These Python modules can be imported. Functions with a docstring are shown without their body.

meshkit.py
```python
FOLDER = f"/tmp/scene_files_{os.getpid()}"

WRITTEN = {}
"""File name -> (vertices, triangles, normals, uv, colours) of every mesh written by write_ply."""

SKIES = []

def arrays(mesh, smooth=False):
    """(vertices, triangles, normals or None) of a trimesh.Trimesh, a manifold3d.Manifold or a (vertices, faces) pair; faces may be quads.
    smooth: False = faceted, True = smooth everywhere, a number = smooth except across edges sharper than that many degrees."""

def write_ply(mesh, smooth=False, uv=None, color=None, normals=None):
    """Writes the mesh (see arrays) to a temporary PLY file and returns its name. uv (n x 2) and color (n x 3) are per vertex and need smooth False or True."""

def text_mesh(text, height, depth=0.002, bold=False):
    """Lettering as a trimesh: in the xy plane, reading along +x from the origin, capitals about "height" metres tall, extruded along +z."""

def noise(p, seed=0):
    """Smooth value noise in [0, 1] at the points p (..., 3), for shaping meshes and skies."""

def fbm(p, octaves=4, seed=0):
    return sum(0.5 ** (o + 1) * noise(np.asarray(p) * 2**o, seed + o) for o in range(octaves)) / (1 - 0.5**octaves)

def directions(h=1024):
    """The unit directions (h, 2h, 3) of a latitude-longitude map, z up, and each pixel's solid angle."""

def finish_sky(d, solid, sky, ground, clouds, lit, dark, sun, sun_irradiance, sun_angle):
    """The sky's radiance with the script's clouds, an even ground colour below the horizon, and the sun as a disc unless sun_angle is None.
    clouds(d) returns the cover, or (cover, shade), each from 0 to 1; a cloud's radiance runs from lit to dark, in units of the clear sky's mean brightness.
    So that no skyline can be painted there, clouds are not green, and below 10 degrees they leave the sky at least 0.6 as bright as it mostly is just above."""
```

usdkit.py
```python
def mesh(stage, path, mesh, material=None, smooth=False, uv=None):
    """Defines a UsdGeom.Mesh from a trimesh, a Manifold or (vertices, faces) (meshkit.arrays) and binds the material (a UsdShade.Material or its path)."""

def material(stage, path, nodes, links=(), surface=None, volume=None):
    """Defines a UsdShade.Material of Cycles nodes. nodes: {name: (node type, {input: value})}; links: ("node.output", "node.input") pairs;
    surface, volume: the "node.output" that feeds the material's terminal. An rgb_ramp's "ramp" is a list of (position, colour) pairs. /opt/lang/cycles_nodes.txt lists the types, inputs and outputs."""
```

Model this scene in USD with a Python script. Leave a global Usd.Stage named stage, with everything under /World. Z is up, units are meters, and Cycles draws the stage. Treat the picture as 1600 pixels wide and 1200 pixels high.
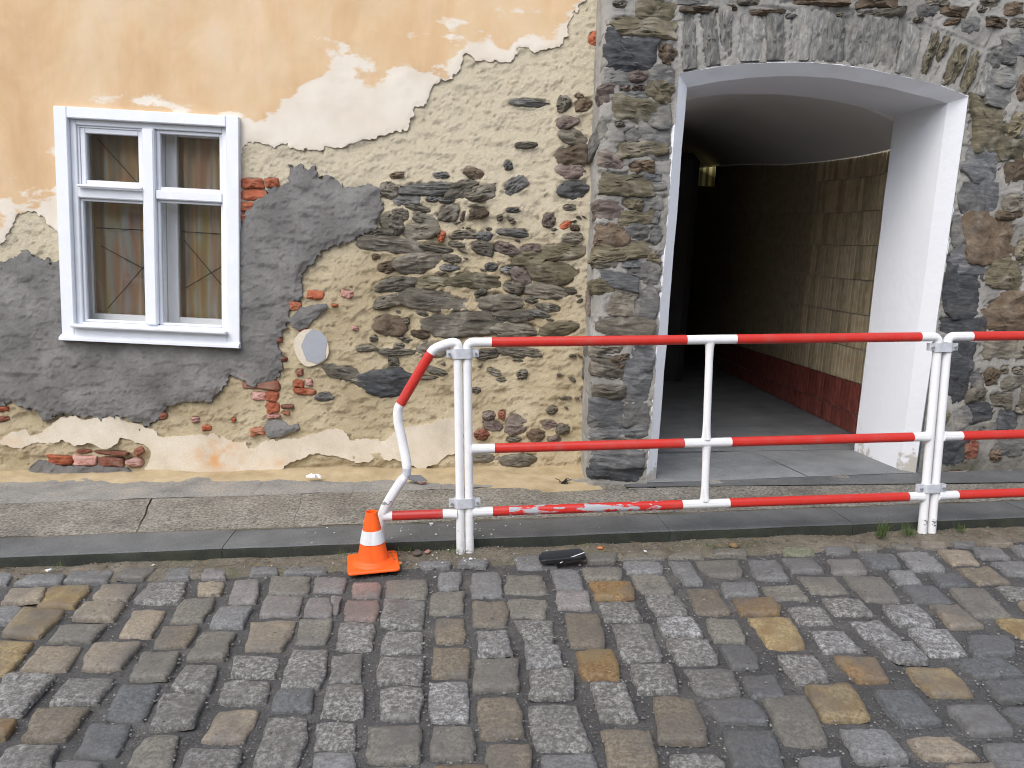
import math, random, numpy as np, trimesh, usdkit, meshkit
from pxr import Usd, UsdGeom, UsdLux, UsdShade, Gf, Sdf, Vt
from shapely.geometry import Polygon, Point
from shapely.strtree import STRtree

stage = Usd.Stage.CreateInMemory()
UsdGeom.SetStageUpAxis(stage, 'Z')
UsdGeom.Xform.Define(stage, '/World')
UsdGeom.Scope.Define(stage, '/World/Looks')

# ---------------------------------------------------------------- camera, sky, sun, exposure
EYE = np.array([0.0, 0.0, 1.40])
FPX, CX, CY = 1109.0, 800.0, 600.0                  # a 24 mm equivalent lens on a 1600 x 1200 picture
PITCH, ROLL, YAW = 0.14057907, 0.04991607, 0.03500299
EXPOSURE = 1.08
SUN_EL, SUN_AZ = math.radians(54), math.radians(220)  # azimuth clockwise from +y: high, behind the camera
SUN_I, SKY_S = 0.26, 0.12

def cam_axes():
    cy, sy = math.cos(YAW), math.sin(YAW)
    f = np.array([sy*math.cos(PITCH), cy*math.cos(PITCH), -math.sin(PITCH)])
    r = np.array([cy, -sy, 0.0]); u = np.cross(r, f)
    return math.cos(ROLL)*r + math.sin(ROLL)*u, -math.sin(ROLL)*r + math.cos(ROLL)*u, f
RIGHT, UPV, FWD = cam_axes()
cam = UsdGeom.Camera.Define(stage, '/World/camera')
M = Gf.Matrix4d(*[float(x) for x in (*RIGHT, 0, *UPV, 0, *(-FWD), 0, *EYE, 1)])
cam.AddTransformOp().Set(M)
cam.CreateHorizontalApertureAttr(36.0); cam.CreateVerticalApertureAttr(27.0)
cam.CreateFocalLengthAttr(36.0*FPX/1600.0)
cam.CreateClippingRangeAttr(Gf.Vec2f(0.05, 1000))
cam.CreateExposureAttr(EXPOSURE)

usdkit.material(stage, '/World/Looks/sky_look',
    {'sky': ('sky_texture', {'sky_type': 'single_scattering', 'sun_disc': False, 'sun_elevation': SUN_EL, 'sun_rotation': SUN_AZ, 'aerosol_density': 2.0}),
     'bw': ('rgb_to_bw', {}), 'mx': ('mix', {'fac': 0.42}),
     'bg': ('background_shader', {'strength': SKY_S})},
    [('sky.color', 'bw.color'), ('sky.color', 'mx.color1'), ('bw.val', 'mx.color2'), ('mx.color', 'bg.color')], surface='bg.background')
dome = UsdLux.DomeLight.Define(stage, '/World/sky')
UsdShade.MaterialBindingAPI.Apply(dome.GetPrim()).Bind(UsdShade.Material.Get(stage, '/World/Looks/sky_look'))
dome.GetPrim().SetCustomDataByKey('kind', 'structure')
sun = UsdLux.DistantLight.Define(stage, '/World/sun')
sun.CreateNormalizeAttr(True) if hasattr(sun, 'CreateNormalizeAttr') else sun.GetPrim().CreateAttribute('inputs:normalize', Sdf.ValueTypeNames.Bool).Set(True)
sun.CreateIntensityAttr(SUN_I); sun.CreateAngleAttr(70.0); sun.CreateColorAttr(Gf.Vec3f(1.0, 0.97, 0.93))
sd = np.array([math.sin(SUN_AZ)*math.cos(SUN_EL), math.cos(SUN_AZ)*math.cos(SUN_EL), math.sin(SUN_EL)])
zx = np.cross([0, 0, 1.0], sd); zx /= np.linalg.norm(zx); zy = np.cross(sd, zx)
sun.AddTransformOp().Set(Gf.Matrix4d(*[float(x) for x in (*zx, 0, *zy, 0, *sd, 0, 0, 0, 8, 1)]))

# ---------------------------------------------------------------- where things stand
def ray(px, py):
    return FWD + RIGHT*(px-CX)/FPX + UPV*(CY-py)/FPX
def on_vertical(px, py, y, slope=0.0, x0=0.0):
    d = ray(px, py); t = (y-slope*x0)/(d[1]-slope*d[0]); return EYE + d*t
WALL_Y = 4.73                                        # house wall plane
GATE_Y, GATE_S, GATE_X0 = 4.38, 0.09, 1.045          # gateway wall plane (follows the street)
def on_wall(px, py): return on_vertical(px, py, WALL_Y)
def on_gate(px, py): return on_vertical(px, py, GATE_Y, GATE_S, GATE_X0)
def gate_y(x): return GATE_Y + GATE_S*(np.asarray(x)-GATE_X0)
TH, B, Y0, Z0 = 0.07026581, 0.0536595, 3.46738991, -1.36627947 + 1.40
def road_z(x): return Z0 + B*np.asarray(x)
def on_ground(px, py, dz=0.0):
    d = ray(px, py); n = np.array([-B, 0, 1.0]); t = (Z0+dz-EYE@n)/(d@n); return EYE + d*t
U = np.array([1, math.tan(TH), B]); U /= np.linalg.norm(U)
UH = np.array([1, math.tan(TH), 0]); UH /= np.linalg.norm(UH)
TD = np.array([-UH[1], UH[0], 0])                    # from the road towards the wall
NF = np.array([0, 0, 1.0]) - U*U[2]; NF /= np.linalg.norm(NF)
P0 = np.array([0, Y0, Z0])
def fence(s, h, t=0.0): return P0 + U*s + NF*h + TD*t
def street(s, t, dz=0.0):                            # point on the street in kerb coordinates
    x = s*UH[0] + t*TD[0]; y = Y0 + s*UH[1] + t*TD[1]
    return np.stack(np.broadcast_arrays(x, y, road_z(x)+dz), -1)
RNG = np.random.default_rng(7)

# ---------------------------------------------------------------- helpers
COUNT = {}
def path_of(name, parent='/World'):
    parent = str(parent.GetPath()) if hasattr(parent, 'GetPath') else parent
    k = (parent, name); n = COUNT.get(k, 0); COUNT[k] = n+1
    return f'{parent}/{name}' + (f'_{n:03d}' if n else '')
def look(name): return UsdShade.Material.Get(stage, '/World/Looks/'+name)
def obj(name, mesh, mat, parent='/World', smooth=False, attrs=None):
    m = usdkit.mesh(stage, path_of(name, parent), mesh, look(mat), smooth=smooth)
    m.GetPrim().CreateAttribute('doubleSided', Sdf.ValueTypeNames.Bool).Set(True)
    for k, v in (attrs or {}).items():
        UsdGeom.PrimvarsAPI(m).CreatePrimvar(k, Sdf.ValueTypeNames.FloatArray, 'vertex').Set(Vt.FloatArray.FromNumpy(np.asarray(v, np.float32)))
    return m.GetPrim()
def tag(p, label=None, cat=None, group=None, kind=None):
    for k, v in (('label', label), ('category', cat), ('group', group), ('kind', kind)):
        if v: p.SetCustomDataByKey(k, v)
    return p
def thing(name, label=None, cat=None, group=None, kind=None, loc=None):
    x = UsdGeom.Xform.Define(stage, path_of(name))
    return tag(x.GetPrim(), label, cat, group, kind)
cat = trimesh.util.concatenate
def box(a, b, c=None):
    """axis box between two corners"""
    a, b = np.minimum(a, b), np.maximum(a, b)
    m = trimesh.creation.box(b-a); m.apply_translation((a+b)/2); return m
def rbox(a, b, r=0.004):
    """box with chamfered edges"""
    a, b = np.minimum(a, b), np.maximum(a, b); r = min(r, *(0.45*(b-a)))
    v = []
    for sx in (0, 1):
        for sy in (0, 1):
            for sz in (0, 1):
                c = np.where([sx, sy, sz], b, a); s = np.where([sx, sy, sz], -1, 1)*r
                for k in range(3):
                    o = s.copy(); o[k] = 0; v.append(c+o)
    return trimesh.convex.convex_hull(np.array(v))
def tube(points, rad, sides=16, cap=True):
    p = np.asarray(points, float); n = len(p); rad = np.broadcast_to(rad, (n,))
    t = np.gradient(p, axis=0); t /= np.linalg.norm(t, axis=1, keepdims=True)
    a = np.cross(t[0], [0.3, 1, 0.2]); a /= np.linalg.norm(a); A = []
    for i in range(n):
        a = a - t[i]*(a@t[i]); a /= np.linalg.norm(a); A.append(a)
    A = np.array(A); Bv = np.cross(t, A); g = np.arange(sides)*2*np.pi/sides
    v = p[:, None] + rad[:, None, None]*(np.cos(g)[None, :, None]*A[:, None] + np.sin(g)[None, :, None]*Bv[:, None])
    i, j = np.meshgrid(np.arange(n-1), np.arange(sides), indexing='ij')
    q = np.stack([i*sides+j, i*sides+(j+1) % sides, (i+1)*sides+(j+1) % sides, (i+1)*sides+j], -1).reshape(-1, 4)
    f = np.vstack([q[:, [0, 1, 2]], q[:, [0, 2, 3]]]); v = v.reshape(-1, 3)
    if cap:
        v = np.vstack([v, p[0], p[-1]]); k = np.arange(sides)
        f = np.vstack([f, np.stack([np.full(sides, n*sides), (k+1) % sides, k], 1), np.stack([np.full(sides, n*sides+1), (n-1)*sides+k, (n-1)*sides+(k+1) % sides], 1)])
    return trimesh.Trimesh(v, f, process=False)
def smooth_path(pts, n=60):
    """Catmull-Rom through the points, evenly resampled"""
    p = np.asarray(pts, float); q = np.vstack([2*p[0]-p[1], p, 2*p[-1]-p[-2]]); out = []
    for i in range(1, len(q)-2):
        for t in np.linspace(0, 1, 12, endpoint=False):
            a, b, c, d = q[i-1:i+3]
            out.append(0.5*((2*b)+(c-a)*t+(2*a-5*b+4*c-d)*t*t+(3*b-a-3*c+d)*t**3))
    out.append(p[-1]); out = np.array(out)
    s = np.r_[0, np.cumsum(np.linalg.norm(np.diff(out, axis=0), axis=1))]
    return np.stack([np.interp(np.linspace(0, s[-1], n), s, out[:, k]) for k in range(out.shape[1])], 1)
def grid_faces(n, m):
    i, j = np.meshgrid(np.arange(n-1), np.arange(m-1), indexing='ij')
    return np.stack([i*m+j, i*m+j+1, (i+1)*m+j+1, (i+1)*m+j], -1).reshape(-1, 4)
def tris(q): return np.vstack([q[:, [0, 1, 2]], q[:, [0, 2, 3]]])
def sdf_poly(pts, poly):
    """signed distance (negative inside) of pts (n,2) to a polygon (m,2)"""
    p = np.asarray(pts, float); q = np.asarray(poly, float); d = np.full(len(p), 1e9); inside = np.zeros(len(p), bool)
    for a, b in zip(q, np.roll(q, -1, 0)):
        e = b-a; w = p-a; t = np.clip((w@e)/max(e@e, 1e-12), 0, 1)
        d = np.minimum(d, ((w-t[:, None]*e)**2).sum(1))
        c = ((a[1] > p[:, 1]) != (b[1] > p[:, 1])) & (p[:, 0] < (b[0]-a[0])*(p[:, 1]-a[1])/((b[1]-a[1]) or 1e-12)+a[0])
        inside ^= c
    d = np.sqrt(d); return np.where(inside, -d, d)
def fbm(p, o=4, seed=0): return meshkit.fbm(p, o, seed)
def P3(x, z, k): return np.stack([x*k, z*k, np.full_like(x, 0.37)], -1)

# ---------------------------------------------------------------- looks
def mat(name, nodes, links, surface='p.BSDF'):
    base = {'geo': ('geometry', {}), 'oi': ('object_info', {}), 'p': ('principled_bsdf', {})}
    for k, v in nodes.items():
        base[k] = (base[k][0], {**base[k][1], **v[1]}) if k in base else v
    used = {x.split('.')[0] for l in links for x in l} | {surface.split('.')[0]}
    return usdkit.material(stage, '/World/Looks/'+name, {k: v for k, v in base.items() if k in used}, links, surface=surface)

def plain(name, col, rough=0.5, noise=0.0, scale=20, bump=0.0, bscale=200, spec=0.5, metallic=0.0, col2=None, dist=0.002):
    nodes = {'p': ('principled_bsdf', {'base_color': col, 'roughness': rough, 'specular_ior_level': spec, 'metallic': metallic})}
    links = []
    if noise or col2:
        nodes['n'] = ('noise_texture', {'scale': scale, 'detail': 6, 'roughness': 0.62})
        c2 = col2 or [c*(1-noise) for c in col]
        nodes['r'] = ('rgb_ramp', {'ramp': [(0.3, c2), (0.7, col)]})
        links += [('geo.position', 'n.vector'), ('n.fac', 'r.fac'), ('r.color', 'p.base_color')]
    if bump:
        nodes['bn'] = ('noise_texture', {'scale': bscale, 'detail': 4})
        nodes['b'] = ('bump', {'strength': bump, 'distance': dist})
        links += [('geo.position', 'bn.vector'), ('bn.fac', 'b.height'), ('b.normal', 'p.normal')]
    return mat(name, nodes, links)

def stone_look(name, ramp, scale=(9, 9, 40), rough=0.8, bump=0.7, rnd=0.28, lich=0.0, lichc=(0.36, 0.33, 0.27), dist=0.005):
    """layered stone: bands along one direction, colour varied per stone"""
    nodes = {'mp': ('mapping', {'scale': scale}), 'n': ('noise_texture', {'scale': 1.0, 'detail': 8, 'roughness': 0.66, 'distortion': 0.7}),
             'r': ('rgb_ramp', {'ramp': ramp}), 'n2': ('noise_texture', {'scale': 7.0, 'detail': 5, 'roughness': 0.6}),
             'mr': ('map_range', {'from_min': 0.0, 'from_max': 1.0, 'to_min': 1-rnd, 'to_max': 1+rnd}),
             'hs': ('hsv', {}), 'mr2': ('map_range', {'from_min': 0.52, 'from_max': 0.68, 'to_min': 0.0, 'to_max': lich, 'clamp': True}),
             'mx': ('mix', {'color2': lichc}), 'n3': ('noise_texture', {'scale': 110.0, 'detail': 4}), 'ad': ('math', {'math_type': 'multiply_add', 'value2': 0.35}),
             'b': ('bump', {'strength': bump, 'distance': dist}), 'p': ('principled_bsdf', {'roughness': rough, 'specular_ior_level': 0.35})}
    links = [('geo.position', 'mp.vector'), ('mp.vector', 'n.vector'), ('n.fac', 'r.fac'), ('oi.random', 'mr.value'), ('mr.result', 'hs.value'), ('r.color', 'hs.color'),
             ('geo.position', 'n2.vector'), ('n2.fac', 'mr2.value'), ('mr2.result', 'mx.fac'), ('hs.color', 'mx.color1'), ('mx.color', 'p.base_color'),
             ('geo.position', 'n3.vector'), ('n3.fac', 'ad.value1'), ('n.fac', 'ad.value3'), ('ad.value', 'b.height'), ('b.normal', 'p.normal')]
    return mat(name, nodes, links)

V = lambda *c: tuple(c)
stone_look('schist_dark', [(0.28, V(0.050, 0.044, 0.033)), (0.5, V(0.132, 0.116, 0.089)), (0.72, V(0.265, 0.238, 0.192))], lich=0.5)
stone_look('schist_olive', [(0.28, V(0.05, 0.043, 0.028)), (0.5, V(0.135, 0.115, 0.072)), (0.72, V(0.26, 0.225, 0.15))], lich=0.5)
stone_look('schist_grey', [(0.28, V(0.055, 0.054, 0.052)), (0.5, V(0.125, 0.122, 0.114)), (0.72, V(0.24, 0.235, 0.22))], lich=0.45)
stone_look('slate_blue', [(0.28, V(0.046, 0.047, 0.048)), (0.5, V(0.105, 0.107, 0.108)), (0.72, V(0.215, 0.215, 0.215))], lich=0.15)
stone_look('slate_dark', [(0.28, V(0.022, 0.023, 0.024)), (0.5, V(0.055, 0.057, 0.06)), (0.72, V(0.13, 0.135, 0.14))], lich=0.1)
stone_look('stone_brown', [(0.28, V(0.05, 0.034, 0.021)), (0.5, V(0.112, 0.080, 0.052)), (0.72, V(0.20, 0.155, 0.108))], scale=(14, 14, 22), lich=0.2)
stone_look('stone_purple', [(0.28, V(0.07, 0.05, 0.042)), (0.5, V(0.15, 0.115, 0.098)), (0.72, V(0.26, 0.21, 0.185))], scale=(12, 12, 26), lich=0.35)
stone_look('voussoir_grey', [(0.28, V(0.095, 0.092, 0.082)), (0.5, V(0.175, 0.17, 0.155)), (0.72, V(0.33, 0.325, 0.305))], scale=(46, 30, 13), lich=0.3)
stone_look('voussoir_olive', [(0.28, V(0.05, 0.042, 0.026)), (0.5, V(0.14, 0.12, 0.078)), (0.72, V(0.27, 0.24, 0.17))], scale=(46, 30, 13), lich=0.3)
stone_look('brick_red', [(0.28, V(0.24, 0.06, 0.028)), (0.5, V(0.37, 0.105, 0.05)), (0.72, V(0.46, 0.17, 0.095))], scale=(25, 25, 35), rough=0.85, rnd=0.2, lich=0.4, lichc=(0.5, 0.36, 0.25), bump=0.5)
stone_look('brick_dark', [(0.28, V(0.13, 0.045, 0.03)), (0.5, V(0.22, 0.08, 0.052)), (0.72, V(0.3, 0.13, 0.09))], scale=(25, 25, 35), rough=0.85, rnd=0.2, lich=0.4, lichc=(0.4, 0.3, 0.22), bump=0.5)
stone_look('brick_pink', [(0.28, V(0.36, 0.13, 0.10)), (0.5, V(0.47, 0.25, 0.21)), (0.72, V(0.56, 0.42, 0.38))], scale=(25, 25, 35), rough=0.85, rnd=0.15, lich=0.3, lichc=(0.6, 0.5, 0.45), bump=0.5)

def render_look(name, c1, c2, c3, attr=None, ca=None, bump=0.55, rough=0.92, scale=2.6, bdist=0.006, stain=None):
    """old lime mortar: broad tone, grit, pits; attr mixes towards ca"""
    nodes = {'n': ('noise_texture', {'scale': scale, 'detail': 7, 'roughness': 0.6}), 'r': ('rgb_ramp', {'ramp': [(0.3, c1), (0.52, c2), (0.74, c3)]}),
             'g': ('noise_texture', {'scale': 170.0, 'detail': 3, 'roughness': 0.7}), 'gr': ('map_range', {'from_min': 0.3, 'from_max': 0.7, 'to_min': 0.84, 'to_max': 1.12}),
             'mg': ('mix', {'mix_type': 'multiply', 'fac': 1.0}),
             'bn': ('noise_texture', {'scale': 38.0, 'detail': 8, 'roughness': 0.72}), 'b': ('bump', {'strength': bump, 'distance': bdist}),
             'p': ('principled_bsdf', {'roughness': rough, 'specular_ior_level': 0.2})}
    links = [('geo.position', 'n.vector'), ('n.fac', 'r.fac'), ('geo.position', 'g.vector'), ('g.fac', 'gr.value'), ('gr.result', 'mg.color2'),
             ('geo.position', 'bn.vector'), ('bn.fac', 'b.height'), ('b.normal', 'p.normal'), ('mg.color', 'p.base_color')]
    if attr:
        nodes['at'] = ('attribute', {'attribute': attr}); nodes['ma'] = ('mix', {'color2': ca})
        links += [('at.fac', 'ma.fac'), ('r.color', 'ma.color1'), ('ma.color', 'mg.color1')]
    else:
        links += [('r.color', 'mg.color1')]
    return mat(name, nodes, links)
render_look('lime_render', V(0.36, 0.29, 0.18), V(0.465, 0.385, 0.25), V(0.55, 0.475, 0.33), attr='pale', ca=V(0.54, 0.475, 0.35), bump=0.9, bdist=0.008)
render_look('cement_look', V(0.125, 0.12, 0.115), V(0.19, 0.183, 0.174), V(0.28, 0.271, 0.258), bump=0.8, scale=4.0, bdist=0.008)
render_look('gate_mortar', V(0.20, 0.19, 0.17), V(0.30, 0.287, 0.26), V(0.42, 0.405, 0.375), attr='dirt', ca=V(0.10, 0.092, 0.072), bump=0.5, scale=3.5)
render_look('remnant_look', V(0.50, 0.44, 0.34), V(0.60, 0.53, 0.42), V(0.66, 0.60, 0.50), attr='orange', ca=V(0.60, 0.33, 0.14), bump=0.12, scale=5.0)
render_look('sand_look', V(0.34, 0.26, 0.15), V(0.44, 0.345, 0.21), V(0.52, 0.42, 0.28), bump=0.4, scale=6.0)
plain('bluegrey_paint', V(0.33, 0.345, 0.375), 0.8, 0.15, 9, 0.15, 60)

# painted plaster: ochre paint worn to a pale coat
mat('paint_plaster', {
    'at': ('attribute', {'attribute': 'paint'}),
    'mp': ('mapping', {'scale': (2.2, 2.2, 1.1)}), 'n': ('noise_texture', {'scale': 1.0, 'detail': 6, 'roughness': 0.6, 'distortion': 0.4}),
    'r': ('rgb_ramp', {'ramp': [(0.30, V(0.53, 0.34, 0.185)), (0.46, V(0.585, 0.405, 0.23)), (0.60, V(0.625, 0.465, 0.29)), (0.74, V(0.64, 0.50, 0.365))]}),
    'mp2': ('mapping', {'scale': (14, 14, 1.6)}), 'n2': ('noise_texture', {'scale': 1.0, 'detail': 5, 'roughness': 0.6}),
    'mr2': ('map_range', {'from_min': 0.50, 'from_max': 0.74, 'to_min': 0.0, 'to_max': 0.30, 'clamp': True}), 'm2': ('mix', {'color2': V(0.70, 0.46, 0.34)}),
    'nw': ('noise_texture', {'scale': 4.0, 'detail': 6}), 'rw': ('rgb_ramp', {'ramp': [(0.3, V(0.62, 0.55, 0.45)), (0.7, V(0.72, 0.66, 0.57))]}),
    'ne': ('noise_texture', {'scale': 45.0, 'detail': 6, 'roughness': 0.75}), 'mp3': ('mapping', {'scale': (0.6, 0.6, 1.5)}),
    'ad': ('math', {'math_type': 'multiply_add', 'value2': 0.9}), 'st': ('map_range', {'from_min': 0.82, 'from_max': 1.08, 'to_min': 0, 'to_max': 1, 'clamp': True}),
    'mx': ('mix', {}), 'bn': ('noise_texture', {'scale': 26.0, 'detail': 6, 'roughness': 0.6}), 'b': ('bump', {'strength': 0.22, 'distance': 0.004}),
    'p': ('principled_bsdf', {'roughness': 0.85, 'specular_ior_level': 0.25})},
    [('geo.position', 'mp.vector'), ('mp.vector', 'n.vector'), ('n.fac', 'r.fac'), ('geo.position', 'mp2.vector'), ('mp2.vector', 'n2.vector'), ('n2.fac', 'mr2.value'),
     ('mr2.result', 'm2.fac'), ('r.color', 'm2.color1'), ('geo.position', 'nw.vector'), ('nw.fac', 'rw.fac'), ('geo.position', 'mp3.vector'), ('mp3.vector', 'ne.vector'), ('ne.fac', 'ad.value1'),
     ('at.fac', 'ad.value3'), ('ad.value', 'st.value'), ('st.result', 'mx.fac'), ('rw.color', 'mx.color1'), ('m2.color', 'mx.color2'), ('mx.color', 'p.base_color'),
     ('geo.position', 'bn.vector'), ('bn.fac', 'b.height'), ('b.normal', 'p.normal')])

def sett_look(name, dark, mid, light, speck=0.5, sscale=75, rough=0.43, lo=0.90, hi=1.12, stain=None, bump=0.5):
    """granite or quartzite sett with crystals, its own tint, and street dirt on it"""
    nodes = {'v': ('noise_texture', {'scale': sscale, 'detail': 5, 'roughness': 0.85}), 'r': ('rgb_ramp', {'ramp': [(0.5-0.11*speck-0.02, dark), (0.5, mid), (0.5+0.11*speck+0.02, light)]}),
             'mr': ('map_range', {'from_min': 0, 'from_max': 1, 'to_min': lo, 'to_max': hi}), 'hs': ('hsv', {}),
             'd': ('noise_texture', {'scale': 3.4, 'detail': 7, 'roughness': 0.68}), 'dm': ('map_range', {'from_min': 0.42, 'from_max': 0.66, 'to_min': 0.0, 'to_max': 0.8, 'clamp': True}),
             'mx': ('mix', {'color2': V(0.115, 0.11, 0.104)}), 'dr': ('map_range', {'from_min': 0.35, 'from_max': 0.65, 'to_min': rough+0.16, 'to_max': rough-0.14}),
             'n2': ('noise_texture', {'scale': 70.0, 'detail': 6, 'roughness': 0.8}), 'b': ('bump', {'strength': bump*1.7, 'distance': 0.006}),
             'p': ('principled_bsdf', {'specular_ior_level': 0.45})}
    links = [('geo.position', 'v.vector'), ('v.fac', 'r.fac'), ('oi.random', 'mr.value'), ('mr.result', 'hs.value'), ('geo.position', 'd.vector'),
             ('d.fac', 'dm.value'), ('dm.result', 'mx.fac'), ('hs.color', 'mx.color1'), ('mx.color', 'p.base_color'), ('d.fac', 'dr.value'), ('dr.result', 'p.roughness'),
             ('geo.position', 'n2.vector'), ('n2.fac', 'b.height'), ('b.normal', 'p.normal')]
    if stain:
        nodes['sn'] = ('noise_texture', {'scale': 9.0, 'detail': 4}); nodes['sm'] = ('map_range', {'from_min': 0.45, 'from_max': 0.6, 'to_min': 0, 'to_max': 0.8, 'clamp': True}); nodes['sx'] = ('mix', {'color2': stain})
        links += [('geo.position', 'sn.vector'), ('sn.fac', 'sm.value'), ('sm.result', 'sx.fac'), ('r.color', 'sx.color1'), ('sx.color', 'hs.color')]
    else:
        links += [('r.color', 'hs.color')]
    return mat(name, nodes, links)
sett_look('sett_g', V(0.118, 0.118, 0.118), V(0.186, 0.186, 0.185), V(0.254, 0.253, 0.248), 0.6)
sett_look('sett_n', V(0.116, 0.106, 0.087), V(0.177, 0.165, 0.137), V(0.248, 0.234, 0.198), 0.6)
sett_look('sett_s', V(0.075, 0.072, 0.066), V(0.165, 0.16, 0.148), V(0.39, 0.38, 0.36), 0.75, 62)
sett_look('sett_S', V(0.085, 0.085, 0.082), V(0.205, 0.202, 0.195), V(0.48, 0.475, 0.465), 0.75, 62)
sett_look('sett_y', V(0.189, 0.137, 0.063), V(0.289, 0.218, 0.110), V(0.378, 0.304, 0.179), 0.7, stain=V(0.20, 0.135, 0.065))
sett_look('sett_o', V(0.137, 0.079, 0.034), V(0.215, 0.131, 0.055), V(0.294, 0.200, 0.100), 0.7, stain=V(0.22, 0.165, 0.085))
sett_look('sett_t', V(0.189, 0.153, 0.109), V(0.266, 0.221, 0.163), V(0.342, 0.295, 0.224), 0.6)
sett_look('sett_b', V(0.112, 0.092, 0.064), V(0.175, 0.146, 0.106), V(0.242, 0.206, 0.156), 0.6)
sett_look('sett_p', V(0.153, 0.138, 0.132), V(0.215, 0.196, 0.186), V(0.283, 0.262, 0.250), 0.6)
sett_look('sett_d', V(0.067, 0.072, 0.075), V(0.106, 0.112, 0.116), V(0.162, 0.168, 0.171), 0.6, rough=0.42)
sett_look('sett_r', V(0.177, 0.118, 0.100), V(0.242, 0.163, 0.139), V(0.301, 0.224, 0.195), 0.6)
sett_look('sett_m', V(0.118, 0.136, 0.071), V(0.189, 0.201, 0.130), V(0.260, 0.260, 0.201), 0.6)

def ground_look(name, ramp, scale, grit, gscale, rough=0.8, bump=0.6, moss=0.0, bd=0.006):
    nodes = {'n': ('noise_texture', {'scale': scale, 'detail': 7, 'roughness': 0.65}), 'r': ('rgb_ramp', {'ramp': ramp}),
             'g': ('noise_texture', {'scale': gscale, 'detail': 3, 'roughness': 0.8}), 'gr': ('map_range', {'from_min': 0.3, 'from_max': 0.72, 'to_min': 1-grit, 'to_max': 1+grit*1.5}),
             'mg': ('mix', {'mix_type': 'multiply', 'fac': 1.0}), 'b': ('bump', {'strength': bump, 'distance': bd}), 'p': ('principled_bsdf', {'roughness': rough, 'specular_ior_level': 0.4})}
    links = [('geo.position', 'n.vector'), ('n.fac', 'r.fac'), ('geo.position', 'g.vector'), ('g.fac', 'gr.value'), ('r.color', 'mg.color1'), ('gr.result', 'mg.color2'),
             ('mg.color', 'p.base_color'), ('g.fac', 'b.height'), ('b.normal', 'p.normal')]
    if moss:
        nodes['mn'] = ('noise_texture', {'scale': 4.2, 'detail': 6, 'roughness': 0.7}); nodes['mm'] = ('map_range', {'from_min': 0.5, 'from_max': 0.66, 'to_min': 0, 'to_max': moss, 'clamp': True})
        nodes['mx'] = ('mix', {'color2': V(0.075, 0.088, 0.03)})
        links = [l for l in links if l[1] != 'p.base_color'] + [('geo.position', 'mn.vector'), ('mn.fac', 'mm.value'), ('mm.result', 'mx.fac'), ('mg.color', 'mx.color1'), ('mx.color', 'p.base_color')]
    return mat(name, nodes, links)
ground_look('joint_grit', [(0.3, V(0.042, 0.041, 0.041)), (0.55, V(0.072, 0.070, 0.068)), (0.75, V(0.12, 0.114, 0.106))], 5, 0.55, 160, rough=0.62)
ground_look('gutter_dirt', [(0.3, V(0.09, 0.078, 0.055)), (0.55, V(0.15, 0.13, 0.10)), (0.75, V(0.22, 0.195, 0.155))], 7, 0.45, 140, moss=0.5)
ground_look('paving_front', [(0.3, V(0.11, 0.10, 0.083)), (0.5, V(0.17, 0.156, 0.13)), (0.72, V(0.23, 0.215, 0.185))], 3, 0.85, 58, rough=0.7)
ground_look('paving_back', [(0.3, V(0.165, 0.158, 0.145)), (0.5, V(0.235, 0.225, 0.205)), (0.72, V(0.31, 0.28, 0.235))], 4, 0.35, 80, rough=0.8)
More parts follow.
